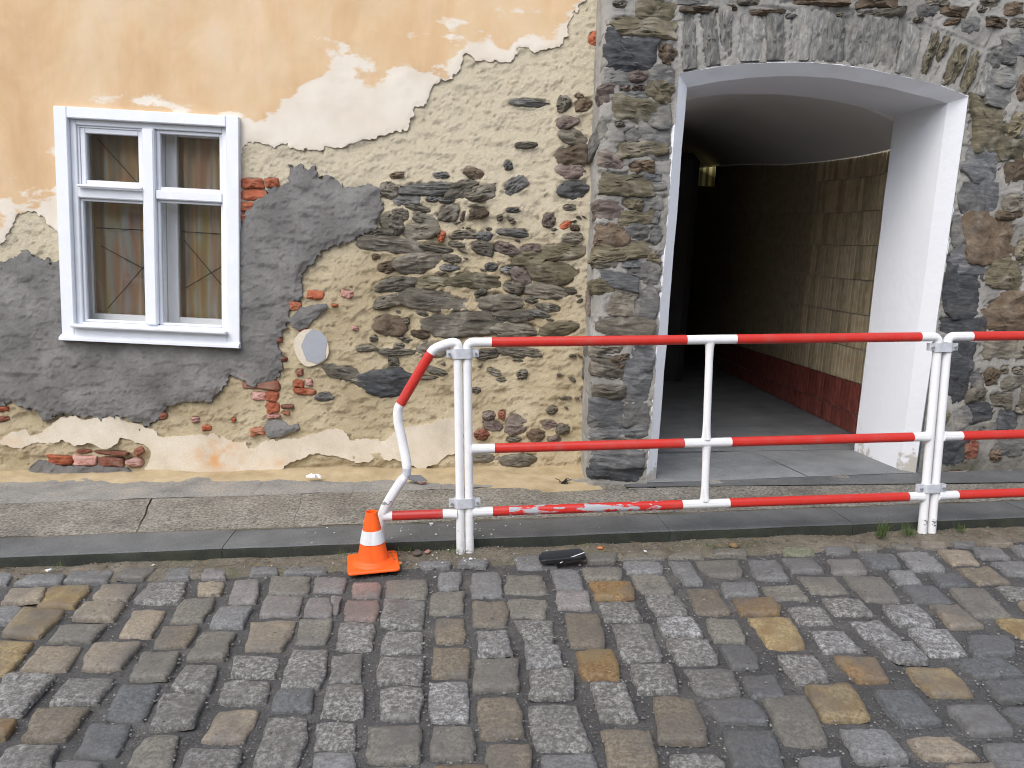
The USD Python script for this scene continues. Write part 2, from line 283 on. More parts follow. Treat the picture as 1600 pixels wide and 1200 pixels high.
ground_look('kerb_look', [(0.3, V(0.085, 0.088, 0.088)), (0.52, V(0.12, 0.124, 0.124)), (0.75, V(0.165, 0.167, 0.164))], 3.5, 0.3, 130, rough=0.5, moss=0.0)
ground_look('kerb_mossy', [(0.3, V(0.016, 0.018, 0.014)), (0.55, V(0.03, 0.033, 0.026)), (0.75, V(0.05, 0.052, 0.042))], 6, 0.3, 120, rough=0.8, moss=0.2)  # mossy green, with the shadow on the kerb face darkened into the colour
ground_look('passage_slab', [(0.3, V(0.15, 0.157, 0.16)), (0.52, V(0.215, 0.222, 0.225)), (0.75, V(0.28, 0.285, 0.285))], 3, 0.2, 130, rough=0.6)
mat('white_masonry', {'n': ('noise_texture', {'scale': 6, 'detail': 6, 'roughness': 0.65}), 'x': ('separate_xyz', {}),
    'h': ('map_range', {'from_min': 0.1, 'from_max': 0.60, 'to_min': 0.24, 'to_max': -0.08}), 'ad': ('math', {'math_type': 'add'}),
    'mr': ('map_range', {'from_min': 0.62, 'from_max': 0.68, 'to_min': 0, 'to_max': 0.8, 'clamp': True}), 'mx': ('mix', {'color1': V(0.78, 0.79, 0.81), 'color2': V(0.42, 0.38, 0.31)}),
    'bn': ('noise_texture', {'scale': 22, 'detail': 6}), 'b': ('bump', {'strength': 0.35, 'distance': 0.008}), 'p': ('principled_bsdf', {'roughness': 0.7})},
    [('geo.position', 'n.vector'), ('geo.position', 'x.vector'), ('x.z', 'h.value'), ('n.fac', 'ad.value1'), ('h.result', 'ad.value2'), ('ad.value', 'mr.value'), ('mr.result', 'mx.fac'),
     ('mx.color', 'p.base_color'), ('geo.position', 'bn.vector'), ('bn.fac', 'b.height'), ('b.normal', 'p.normal')])
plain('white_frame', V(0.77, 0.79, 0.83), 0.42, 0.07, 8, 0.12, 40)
plain('inner_frame', V(0.80, 0.80, 0.80), 0.5, 0.08, 6)
mat('pane_glass', {'t': ('transparent_bsdf', {'color': V(0.96, 0.97, 0.97)}), 'g': ('glossy_bsdf', {'roughness': 0.015, 'normal': V(0, 0, 0)}), 'f': ('fresnel', {'IOR': 1.5}), 'm': ('math', {'math_type': 'multiply', 'value2': 2.4}), 'x': ('mix_closure', {})},
    [('f.fac', 'm.value1'), ('m.value', 'x.fac'), ('t.BSDF', 'x.closure1'), ('g.BSDF', 'x.closure2')], surface='x.closure')
mat('inner_glass', {'t': ('transparent_bsdf', {'color': V(0.985, 0.985, 0.985)}), 'g': ('glossy_bsdf', {'roughness': 0.015, 'normal': V(0, 0, 0)}), 'f': ('fresnel', {'IOR': 1.5}), 'm': ('math', {'math_type': 'multiply', 'value2': 0.9}), 'x': ('mix_closure', {})},
    [('f.fac', 'm.value1'), ('m.value', 'x.fac'), ('t.BSDF', 'x.closure1'), ('g.BSDF', 'x.closure2')], surface='x.closure')
mat('curtain_cloth', {'mp': ('mapping', {'scale': (5.5, 1, 0.7)}), 'n': ('noise_texture', {'scale': 1.5, 'detail': 2, 'roughness': 0.5, 'distortion': 0.3}),
    'r': ('rgb_ramp', {'ramp': [(0.30, V(0.34, 0.28, 0.27)), (0.38, V(0.62, 0.52, 0.38)), (0.45, V(0.80, 0.48, 0.26)), (0.51, V(0.78, 0.64, 0.32)), (0.57, V(0.74, 0.72, 0.62)), (0.64, V(0.78, 0.46, 0.28)), (0.74, V(0.62, 0.60, 0.58))]}),
    'p': ('principled_bsdf', {'roughness': 0.9})}, [('geo.position', 'mp.vector'), ('mp.vector', 'n.vector'), ('n.fac', 'r.fac'), ('r.color', 'p.base_color')])
plain('opposite_plaster', V(0.52, 0.38, 0.22), 0.9, 0.2, 2)
plain('dark_pane', V(0.03, 0.035, 0.04), 0.05)
plain('room_dark', V(0.04, 0.04, 0.04), 0.9)
def paint_look(name, col, chip=0.0, chipc=(0.42, 0.43, 0.44), dirt=0.25, rough=0.32, thr=0.60):
    mat(name, {'n': ('noise_texture', {'scale': 30, 'detail': 5, 'roughness': 0.6}), 'c': ('map_range', {'from_min': thr, 'from_max': thr+0.02, 'to_min': 0, 'to_max': 1 if chip else 0, 'clamp': True}),
        'mp': ('mapping', {'scale': (0.35, 1, 1)}), 'n2': ('noise_texture', {'scale': 9, 'detail': 7, 'roughness': 0.7}), 'dr': ('map_range', {'from_min': 0.5, 'from_max': 0.8, 'to_min': 0, 'to_max': dirt, 'clamp': True}),
        'x1': ('mix', {'color1': col, 'color2': V(0.22, 0.2, 0.18)}), 'x2': ('mix', {'color2': chipc}), 'rr': ('map_range', {'from_min': 0.3, 'from_max': 0.7, 'to_min': rough-0.08, 'to_max': rough+0.14}),
        'b': ('bump', {'strength': 0.08, 'distance': 0.002}), 'p': ('principled_bsdf', {'specular_ior_level': 0.5})},
        [('geo.position', 'n2.vector'), ('n2.fac', 'dr.value'), ('dr.result', 'x1.fac'), ('x1.color', 'x2.color1'), ('geo.position', 'mp.vector'), ('mp.vector', 'n.vector'), ('n.fac', 'c.value'), ('c.result', 'x2.fac'),
         ('x2.color', 'p.base_color'), ('n2.fac', 'rr.value'), ('rr.result', 'p.roughness'), ('n2.fac', 'b.height'), ('b.normal', 'p.normal')])
paint_look('white_enamel', V(0.78, 0.78, 0.78), 1, V(0.35, 0.35, 0.35), 0.18, thr=0.755)
paint_look('white_scuffed', V(0.74, 0.74, 0.74), 1, V(0.22, 0.22, 0.23), 0.45, thr=0.62)
paint_look('red_enamel', V(0.56, 0.03, 0.02), 1, V(0.50, 0.36, 0.34), 0.3, rough=0.38, thr=0.735)
paint_look('red_chipped', V(0.56, 0.028, 0.02), 1, V(0.40, 0.42, 0.44), 0.15, thr=0.505)
paint_look('red_scuffed', V(0.46, 0.035, 0.03), 1, V(0.24, 0.16, 0.15), 0.5, thr=0.63)
plain('galvanised', V(0.68, 0.70, 0.74), 0.42, 0.25, 30, 0.1, 80, metallic=0.35)
plain('bolt_steel', V(0.4, 0.4, 0.41), 0.4, metallic=0.8)
plain('cone_orange', V(1.0, 0.13, 0.01), 0.5, 0.12, 14)
plain('cone_white', V(0.78, 0.79, 0.80), 0.35, 0.1, 40)
plain('black_plastic', V(0.016, 0.016, 0.017), 0.42, 0.3, 30)
plain('shard_grey', V(0.16, 0.165, 0.175), 0.6, 0.2, 60)
plain('shard_pink', V(0.42, 0.22, 0.17), 0.8, 0.2, 60)
plain('chip_white', V(0.82, 0.82, 0.82), 0.5)
plain('gutter_bits', V(0.25, 0.215, 0.165), 0.8, 0.75, 35)
plain('grit_dark', V(0.16, 0.152, 0.142), 0.6, 0.6, 60)
plain('grit_pale', V(0.30, 0.29, 0.27), 0.5, 0.4, 60)
plain('dry_leaf', V(0.26, 0.165, 0.075), 0.8, 0.4, 40)
plain('twig_look', V(0.17, 0.125, 0.08), 0.8)
plain('orange_bit', V(0.55, 0.2, 0.08), 0.7)
mat('grass_look', {'mr': ('noise_texture', {'scale': 40.0}), 'r': ('rgb_ramp', {'ramp': [(0.3, V(0.045, 0.085, 0.02)), (0.7, V(0.13, 0.18, 0.05))]}), 'd': ('principled_bsdf', {'roughness': 0.6}), 't': ('translucent_bsdf', {}), 'x': ('mix_closure', {'fac': 0.3})},
    [('geo.position', 'mr.vector'), ('mr.fac', 'r.fac'), ('r.color', 'd.base_color'), ('r.color', 't.color'), ('d.BSDF', 'x.closure1'), ('t.BSDF', 'x.closure2')], surface='x.closure')
def tile_look(name, a, b, c):
    mat(name, {'n': ('noise_texture', {'scale': 12, 'detail': 4}), 'r': ('rgb_ramp', {'ramp': [(0.3, a), (0.5, b), (0.7, c)]}), 'mr': ('map_range', {'from_min': 0, 'from_max': 1, 'to_min': 0.72, 'to_max': 1.22}), 'h': ('hsv', {}), 'p': ('principled_bsdf', {'roughness': 0.28})},
        [('geo.position', 'n.vector'), ('n.fac', 'r.fac'), ('r.color', 'h.color'), ('oi.random', 'mr.value'), ('mr.result', 'h.value'), ('h.color', 'p.base_color')])
tile_look('tile_yellow', V(0.50, 0.39, 0.23), V(0.60, 0.48, 0.30), V(0.66, 0.55, 0.37))
tile_look('tile_red', V(0.19, 0.05, 0.036), V(0.25, 0.068, 0.05), V(0.30, 0.09, 0.066))
plain('tile_grout', V(0.60, 0.56, 0.48), 0.9, 0.3, 30)
plain('passage_plaster', V(0.78, 0.76, 0.72), 0.9, 0.12, 1.2)
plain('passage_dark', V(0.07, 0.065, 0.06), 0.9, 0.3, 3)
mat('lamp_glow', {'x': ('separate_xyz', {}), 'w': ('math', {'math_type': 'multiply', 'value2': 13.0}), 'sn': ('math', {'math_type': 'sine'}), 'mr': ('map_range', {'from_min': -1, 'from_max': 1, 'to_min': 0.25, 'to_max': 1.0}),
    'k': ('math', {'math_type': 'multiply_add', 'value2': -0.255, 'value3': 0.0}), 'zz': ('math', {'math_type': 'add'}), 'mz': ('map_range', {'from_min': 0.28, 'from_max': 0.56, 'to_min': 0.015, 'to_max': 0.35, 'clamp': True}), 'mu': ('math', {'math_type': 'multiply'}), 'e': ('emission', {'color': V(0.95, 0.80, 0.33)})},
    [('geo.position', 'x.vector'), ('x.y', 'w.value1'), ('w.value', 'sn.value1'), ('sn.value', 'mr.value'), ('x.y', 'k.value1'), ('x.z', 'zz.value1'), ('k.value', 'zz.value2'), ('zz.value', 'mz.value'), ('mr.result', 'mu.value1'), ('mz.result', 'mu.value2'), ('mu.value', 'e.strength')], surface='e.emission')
plain('lamp_case', V(0.05, 0.05, 0.05), 0.5)

# ================================================================ THE HOUSE WALL
house = thing('house_wall', 'ochre house wall with peeling plaster, grey cement patch, bare rubble stones and white window', 'house')
GX0, GX1, GZ0, GZ1, STEP = -4.1, 0.72, -0.42, 3.9, 0.0085
gx = np.arange(GX0, GX1+1e-6, STEP); gz = np.arange(GZ0, GZ1+1e-6, STEP)
XX, ZZ = np.meshgrid(gx, gz, indexing='ij'); NXg, NZg = XX.shape
PTS = np.stack([XX.ravel(), ZZ.ravel()], 1)
Wp = lambda l: np.array([on_wall(*p)[[0, 2]] for p in l])
n_big = fbm(P3(XX, ZZ, 2.2), 3, 1)-0.5
n_mid = fbm(P3(XX, ZZ, 11), 4, 2)-0.5
n_fine = fbm(P3(XX, ZZ, 48), 3, 3)-0.5
n_strat = fbm(np.stack([XX*9, ZZ*24, XX*0], -1), 4, 4)-0.5
edge_n = (fbm(P3(XX, ZZ, 14), 4, 5)-0.5).ravel()
edge_f = (fbm(P3(XX, ZZ, 50), 3, 6)-0.5).ravel()

# --- stones and bricks traced from the wall: (cx, cy, w, h, angle, kind) in crop pixels
def crop(ox, oy, k, rows): return [(ox+x/k, oy+y/k, w/k, h/k, a, c) for x, y, w, h, a, c in rows]
RUBBLE = crop(540, 230, 4.0, [
 (1410,50,170,100,-5,'b'),(1415,145,170,85,-3,'p'),(1425,262,180,105,0,'G'),(1400,378,70,30,0,'k'),(270,275,95,90,0,'k'),(325,178,90,38,-8,'b'),(805,165,110,60,15,'b'),
 (560,262,400,75,0,'g'),(740,262,200,90,-20,'k'),(850,290,170,75,-12,'k'),(380,325,150,60,0,'g'),(630,332,95,35,0,'g'),(540,325,80,42,0,'g'),(455,382,150,38,10,'k'),(350,420,110,60,10,'k'),
 (480,440,130,55,10,'k'),(645,412,140,95,-25,'k'),(830,410,115,60,-10,'b'),(735,425,22,60,20,'b'),(290,490,130,130,20,'k'),(460,525,215,95,-8,'k'),(740,555,150,55,-3,'k'),(870,555,90,45,5,'g'),
 (1045,535,180,45,3,'g'),(600,550,40,60,10,'r'),(280,610,370,85,5,'k'),(575,635,190,55,8,'k'),(690,608,100,30,5,'k'),(850,630,130,70,15,'k'),(1000,635,150,65,10,'p'),(1160,640,120,60,0,'p'),
 (1355,655,240,85,-3,'o'),(450,725,270,115,-8,'k'),(250,755,90,60,-10,'b'),(190,685,50,28,0,'b'),(660,697,110,45,5,'k'),(650,755,115,40,0,'g'),(1140,705,190,85,0,'o'),(910,750,70,50,0,'g'),
 (1010,765,80,45,0,'g'),(1270,455,70,80,0,'p'),(1375,490,70,36,-25,'r'),(1435,505,60,36,0,'b'),(1420,570,110,60,-3,'k'),(1060,240,130,80,-25,'g'),(965,440,30,30,0,'k'),(190,535,80,50,0,'k'),
 (600,178,100,36,0,'g'),(1015,115,44,60,-30,'g'),(1045,395,80,30,0,'g')])
RUBBLE += crop(540, 400, 4.0, [
 (1310,108,290,130,5,'o'),(1100,125,130,90,30,'p'),(320,185,250,90,-8,'k'),(540,165,170,70,0,'o'),(800,155,300,85,5,'o'),(1055,200,120,85,10,'k'),(1250,222,250,95,8,'k'),(1400,222,90,35,5,'k'),
 (260,285,160,70,-8,'k'),(590,270,410,110,3,'k'),(960,288,330,100,3,'k'),(840,232,70,36,-20,'k'),(1155,272,90,38,10,'k'),(1270,325,130,40,10,'k'),(480,360,90,30,15,'k'),(720,425,400,160,0,'k'),
 (1055,375,205,68,0,'k'),(1210,360,130,48,10,'g'),(1075,458,250,92,3,'k'),(1325,458,215,82,-8,'o'),(275,440,170,105,10,'b'),(460,490,110,48,10,'b'),(545,585,210,100,0,'k'),(120,578,110,40,0,'k'),
 (310,600,200,38,0,'k'),(335,565,60,32,0,'k'),(300,655,60,46,0,'k'),(885,612,140,60,-3,'k'),(1100,600,240,56,5,'k'),(260,795,285,140,-5,'K'),(930,725,90,35,20,'k'),(1105,740,55,50,0,'k'),
 (975,775,60,20,5,'k'),(545,715,130,36,15,'k'),(520,760,130,20,0,'k'),(375,410,40,40,0,'k'),(175,515,40,30,0,'k'),(1080,785,0,0,0,'k')])
RUBBLE += crop(700, 560, 5.4545, [
 (240,270,70,45,0,'k'),(350,490,105,68,0,'p'),(460,480,62,78,0,'d'),(385,572,150,76,0,'p'),(590,560,180,160,0,'p'),(285,650,110,80,0,'d'),(850,555,120,70,0,'p'),(985,590,110,80,-15,'k'),
 (910,690,120,56,0,'p'),(610,870,280,95,-5,'k'),(300,845,170,70,0,'k'),(885,440,75,55,10,'k'),(750,650,130,85,0,'b'),(560,690,120,50,0,'k')])
RUBBLE += crop(860, 0, 4.615, [
 (95,755,90,90,15,'k'),(240,760,120,85,-20,'b'),(210,695,60,28,5,'b'),(120,880,140,80,-15,'p'),(165,985,180,85,10,'k'),(90,905-0,40,40,0,'k')])
RUBBLE += [(827,161,58,11,3,'g'),(823,227,26,9,0,'k'),(930,61,18,18,0,'r'),(534,582,56,18,15,'k'),(560,595,30,10,10,'k'),(497,770-30,0,0,0,'k'),(507,620,24,14,0,'g')]
BRICKS = crop(380, 440, 4.8, [
 (540,100,125,62,3,'r'),(775,95,88,56,18,'i'),(390,180,90,62,5,'r'),(130,775,270,62,2,'d'),(115,858,95,60,3,'i'),(215,862,105,64,3,'r'),(225,945,95,72,0,'r'),(225,1012,100,30,0,'i'),(110,1125,110,50,-5,'r'),
 (415,765,75,58,0,'r'),(465,825,165,48,5,'r'),(495,755,55,48,0,'i'),(425,680,50,48,0,'d'),(330,940,90,32,0,'d'),(840,350,45,24,10,'i'),(685,178,50,20,0,'r'),(270,435,45,38,0,'d'),(300,580,60,28,0,'d'),(450,360,60,30,0,'d'),(320,985,50,25,0,'r'),(20,705,60,40,20,'r')])
BRICKS += [(395,286.5,33,15,0,'r'),(424,286,22,14,0,'r'),(397,305,40,15,0,'r'),(388,323,27,14,0,'r'),(384,340,16,14,0,'r'),(62,531,6,8,0,'r')]
BRICKS += crop(0, 600, 5.333, [(500,635,185,72,3,'r'),(705,640,200,72,2,'i'),(925,650,210,74,2,'d'),(1115,655,130,66,2,'i'),(920,575,300,30,3,'d'),(1160,560,90,50,-30,'d'),(30,205,85,40,-8,'r'),(30,290,90,40,-10,'d'),(1352,268,75,56,0,'d'),(700,560,120,30,0,'d')])
BRICKS += crop(280, 600, 4.706, [(115,260,60,32,0,'i'),(205,325,68,38,-5,'r'),(400,265,32,30,0,'r')])

stone_field = np.full(PTS.shape[0], 9.0)            # distance measure to the nearest stone (1 = its outline)
def ell(cx, cz, w, h, a):
    c, s = math.cos(a), math.sin(a); dx, dz = PTS[:, 0]-cx, PTS[:, 1]-cz
    near = (abs(dx) < w) & (abs(dz) < w); q = np.zeros(len(PTS))+9
    u, v = (dx[near]*c+dz[near]*s), (-dx[near]*s+dz[near]*c)
    q[near] = (np.abs(2*u/w)**2.6+np.abs(2*v/h)**2.6)**(1/2.6); return q
def wall_stone(cx, cy, w, h, ang):
    """pixel ellipse -> (x, z, w, h, angle) on the wall plane"""
    c = on_wall(cx, cy); r = on_wall(cx+1, cy)-c
    k = np.linalg.norm(r); a0 = math.atan2(r[2], r[0])
    return c[0], c[2], w*k, h*k, a0-math.radians(ang)
WS = [(wall_stone(*r[:5]), r[5]) for r in RUBBLE if r[2] > 0]; WB = [(wall_stone(*r[:5]), r[5]) for r in BRICKS]
for (g, k) in WS: stone_field = np.minimum(stone_field, ell(*g))
brick_field = np.full(PTS.shape[0], 9.0)
for (g, k) in WB: brick_field = np.minimum(brick_field, ell(*g))

def stone_mesh(w, h, bulge, seed, place, segs=34, rings=7, rough=0.35, embed=0.03, square=False, dome=3.4):
    """irregular stone face in local (a, b, out); place maps (a, b, out) to the world"""
    r = np.random.default_rng(seed); K = r.integers(5, 10)
    if square:
        base = np.array([(-1, -1), (0, -1.0), (1, -1), (1, 0), (1, 1), (0, 1.0), (-1, 1), (-1, 0)], float)*[0.5*w, 0.5*h]
        base += r.normal(0, 0.075, base.shape)*min(w, h)+np.array([0, 1])*np.sin(np.arange(8)*2.3+seed)[:, None]*0.05*h; pts = base
        for _ in range(2): pts = np.stack([pts*0.82+np.roll(pts, -1, 0)*0.18, pts*0.18+np.roll(pts, -1, 0)*0.82], 1).reshape(-1, 2)
    else:
        th = np.sort((np.arange(K)+r.uniform(-0.33, 0.33, K))*2*np.pi/K)
        c, s = np.cos(th), np.sin(th); e = r.choice([1.5, 1.9, 2.6, 4.0])
        rad = 1/(np.abs(c)**e+np.abs(s)**e)**(1/e)*r.uniform(0.86, 1.10, K)
        pts = np.stack([c*rad*w/2, s*rad*h/2], 1)
        pts = np.stack([pts*0.84+np.roll(pts, -1, 0)*0.16, pts*0.16+np.roll(pts, -1, 0)*0.84], 1).reshape(-1, 2)
    L = np.r_[0, np.cumsum(np.linalg.norm(np.diff(np.vstack([pts, pts[:1]]), axis=0), axis=1))]
    q = np.linspace(0, L[-1], segs, endpoint=False); loop = np.vstack([pts, pts[:1]])
    out = np.stack([np.interp(q, L, loop[:, k]) for k in (0, 1)], 1)
    out *= 1+0.11*(r.random((segs, 1))-0.5)+0.16*(fbm(np.stack([out[:, 0]*22+seed, out[:, 1]*22, out[:, 0]*0], -1), 3, 17)-0.5)[:, None]
    fr = np.r_[1.0, 0.975, np.linspace(0.93, 0.16, rings)]; prof = np.r_[-embed/bulge, -0.35, 1-1.05*np.linspace(0.93, 0.16, rings)**dome]
    v = [np.c_[out*f, np.full(segs, p*bulge)] for f, p in zip(fr, prof)]
    v = np.vstack(v+[np.array([[0, 0, bulge]])])
    o = r.uniform(0, 50, 3); k1, k2 = 9/max(w, 0.08), 26/max(min(h, 0.15), 0.05)
    nz = fbm(np.stack([v[:, 0]*k1*0.6+o[0], v[:, 1]*k2*0.5+o[1], v[:, 0]*0+o[2]], -1), 4, 11)-0.5
    nb = fbm(np.stack([v[:, 0]*k1*0.45+o[1], v[:, 1]*k1*0.45+o[2], v[:, 0]*0], -1), 2, 13)-0.5
    lay = np.round((nz*1.4+nb+v[:, 1]/max(h, 0.03)*0.35)*5)/5
    v[segs:, 2] += (nz*rough*1.3+nb*rough*1.5+lay*rough*1.5)[segs:]*bulge
    tl = r.normal(0, 0.10, 2); v[segs:, 2] += (v[segs:, 0]*tl[0]+v[segs:, 1]*tl[1])
    n = len(fr); i, j = np.meshgrid(np.arange(n-1), np.arange(segs), indexing='ij')
    f = tris(np.stack([i*segs+j, i*segs+(j+1) % segs, (i+1)*segs+(j+1) % segs, (i+1)*segs+j], -1).reshape(-1, 4))
    k = np.arange(segs); f = np.vstack([f, np.stack([(n-1)*segs+k, (n-1)*segs+(k+1) % segs, np.full(segs, n*segs)], 1)])
    return trimesh.Trimesh(place(v), f, process=False)

# --- mortar surface (depth towards the street is -y)
pale_line = Wp([(380,470),(560,380),(640,330),(760,360),(860,400),(900,480)])
pale = np.clip((ZZ-np.interp(XX, pale_line[:, 0], pale_line[:, 1])+n_big*0.5+n_mid*0.25)/0.55+0.5, 0, 1)
stony = np.clip(1.5-np.sqrt(((XX-on_wall(740,430)[0])/0.72)**2+((ZZ-on_wall(740,430)[2])/0.75)**2), 0, 1)
stony = np.maximum(stony, np.clip((XX-on_wall(870,300)[0])/0.12, 0, 1)*np.clip((on_wall(900,120)[2]-ZZ)/0.2, 0, 1))
n_lump = fbm(P3(XX, ZZ, 24), 4, 7)-0.5
pits = np.clip(fbm(P3(XX, ZZ, 34), 3, 8)-0.60, 0, 1)
H = n_big*0.026+n_mid*(0.012+0.014*stony)+n_lump*0.009+n_fine*0.008+n_strat*0.012*(0.3+stony)-0.05*pits
ter = (n_mid+0.7*n_strat+0.25*n_lump)*9; H += 0.0028*(np.floor(ter)+np.clip((ter-np.floor(ter)-0.8)/0.2, 0, 1))*(0.35+0.65*np.clip(1-pale, 0, 1))
ledges = np.round((n_mid+0.5*n_strat)*7)/7; H += 0.007*ledges*(1-0.3*stony)
sf = stone_field.reshape(XX.shape); bf = brick_field.reshape(XX.shape)
sfn = sf+1.1*n_mid+0.8*n_lump+0.35*n_strat
H += -0.018*np.clip((1.0-sfn)/0.22, 0, 1)-0.004*np.exp(-((sfn-1.02)/0.06)**2)+0.005*np.exp(-((sf-1.35)/0.2)**2)*(1+4*n_mid)
H += np.where(bf < 1.10, -0.012*np.clip((1.10-bf)/0.2, 0, 1), 0)+0.003*np.exp(-((bf-1.3)/0.12)**2)
zc_ = np.interp(XX, *Wp([(-300,752),(0,748),(200,745),(520,743),(700,741)]).T); H -= 0.035*np.exp(-((ZZ-zc_+0.006*n_mid)/0.006)**2)*np.clip((0.2-XX)/0.2, 0, 1)*np.clip(0.6+6*n_big, 0.1, 1)
wx0, wx1, wz0, wz1 = -2.755, -1.650, 0.91, 2.335     # hole for the window
def clear_window(mask): return mask & ~((XX > wx0) & (XX < wx1) & (ZZ > wz0) & (ZZ < wz1))

# --- layers: outline polygons traced on the photograph's wall, in wall coordinates
COAT = Wp([(-900,-900),(1100,-900),(1100,-300),(935,-300),(928,-60),(915,-5),(905,10),(892,28),(886,55),(872,72),(850,80),(835,85),(824,74),(812,78),(803,100),(780,97),(760,95),(740,90),(728,86),(722,100),(712,118),(690,125),(676,138),(664,160),(650,166),(640,190),(632,202),(610,206),(595,212),(560,222),(530,231),(490,233),(450,229),(420,227),(400,223),(376,229),
  (372,260),(360,400),(240,420),(120,400),(98,372),(90,366),(78,354),(70,340),(58,330),(46,328),(30,336),(20,352),(8,376),(-10,384),(-60,392),(-300,400),(-900,400)])
PAINT = Wp([(-900,-900),(1100,-900),(1100,-300),(925,-100),(900,10),(885,48),(850,68),(815,72),(790,60),(760,55),(715,72),(700,95),(690,108),(660,112),(640,108),(600,114),(560,110),(535,96),(512,100),(498,112),(470,128),(462,140),(450,150),(430,160),(408,172),(392,186),(376,192),(340,200),(100,200),(92,285),(80,300),(60,302),(40,312),(20,325),(0,338),(-60,350),(-900,360)])
CEMENT = Wp([(-400,425),(-60,418),(0,412),(15,405),(30,402),(36,392),(46,391),(55,402),(75,403),(85,412),(98,404),(130,420),(300,420),(372,352),(385,336),(398,318),(415,303),(420,295),(436,290),(455,287),(455,262),(470,256),(480,264),(492,262),(500,274),(520,278),(540,289),(555,297),(575,288),(590,292),(598,325),(592,345),(586,360),(570,370),(545,377),(530,381),(510,387),(495,398),(487,414),(478,424),(470,440),(473,455),(468,470),(452,476),(448,495),(444,515),(436,530),(441,560),(437,583),(424,597),(400,600),(382,592),(360,590),(352,603),(345,618),(330,627),(310,628),(280,628),(262,636),(255,650),(240,660),(225,664),(210,655),(180,650),(160,654),(130,652),(100,650),(75,655),(58,641),(40,640),(36,633),(20,628),(0,636),(-60,640),(-400,650)])
CEM2 = Wp([(455,498),(470,481),(490,477),(511,474),(512,482),(500,492),(490,500),(480,512),(466,515),(455,508)])
CEM4 = Wp([(45,733),(60,718),(80,722),(100,729),(150,728),(200,731),(212,740),(190,748),(60,748)])
CEM3 = Wp([(412,668),(420,656),(440,655),(452,664),(466,662),(470,670),(452,676),(440,682),(420,683)])
REMN1 = Wp([(2,692),(12,680),(40,671),(47,680),(60,677),(75,668),(82,660),(95,651),(120,647),(130,655),(145,652),(160,653),(175,668),(184,680),(186,692),(174,697),(168,702),(158,700),(140,690),(130,694),(118,695),(100,690),(85,693),(60,690),(45,696),(36,702),(20,700)])
REMN2 = Wp([(214,692),(198,684),(205,676),(226,667),(240,672),(248,682),(280,680),(325,679),(336,676),(358,688),(384,692),(388,704),(400,701),(410,690),(440,688),(465,684),(492,678),(520,671),(536,674),(548,687),(577,684),(600,690),(622,672),(640,666),(660,664),(690,655),(712,653),(722,664),(724,690),(712,708),(700,712),(684,724),(662,735),(645,728),(622,716),(606,718),(594,713),(577,721),(558,723),(541,718),(520,713),(497,708),(471,716),(456,720),(440,731),(429,739),(412,737),(393,736),(369,741),(320,745),(280,747),(250,746),(235,744),(228,732),(234,716),(236,704),(226,696)])
REMN3 = Wp([(160,655),(176,646),(190,652),(200,660),(222,663),(226,668),(205,676),(196,684),(186,682)])
a_ = np.linspace(0, 2*np.pi, 22, endpoint=False)
OVAL = np.array([on_wall(488+27*math.cos(t)*(1+0.08*math.sin(2*t)), 543+29*math.sin(t)*(1+0.06*math.cos(3*t)))[[0, 2]] for t in a_])
OVALB = Wp([(480,522),(490,514),(503,518),(513,530),(510,545),(510,560),(498,568),(480,562),(472,540)])
def field(poly, amp, amp2=0.0): return sdf_poly(PTS, poly).reshape(XX.shape)+(edge_n*amp+edge_f*amp2).reshape(XX.shape)
F_coat, F_cem = field(COAT, 0.085, 0.045), np.minimum(field(CEMENT, 0.09, 0.075), np.minimum(field(CEM4, 0.03, 0.02), np.minimum(field(CEM2, 0.02, 0.015), field(CEM3, 0.02, 0.015))))
F_rem = np.minimum(np.minimum(field(REMN1, 0.045, 0.025), field(REMN2, 0.06, 0.03)), field(REMN3, 0.02, 0.006))
F_oval, F_ovb = field(OVAL, 0.01, 0.002), field(OVALB, 0.012, 0.004)
F_paint = sdf_poly(PTS, PAINT).reshape(XX.shape)
# the mortar is hollowed under the lower remnants and bulges into the cement
low = np.exp(-((ZZ-np.interp(XX, *Wp([(0,722),(230,722),(420,742),(500,735),(620,735),(720,742)]).T))/0.05)**2)
H += -0.022*low*(XX < 0.0)
H_coat = 0.008+n_big*0.024+n_mid*0.005
H_coat = np.where((F_paint < 0) | True, H_coat, H_coat)+np.clip(-F_coat, 0, 0.02)*0.1
H_cem = 0.016+np.maximum(n_big*0.03*0.35, -0.02)+n_mid*0.012+n_lump*0.009+n_fine*0.010+n_strat*0.012-0.03*pits+0.010*np.clip(-F_cem/0.05, 0, 1)+0.003*np.round((n_strat+n_mid)*6)/2
H_rem = 0.012+n_big*0.022+n_mid*0.004+0.006*np.sin(XX*9)
H_oval = 0.026+n_mid*0.002

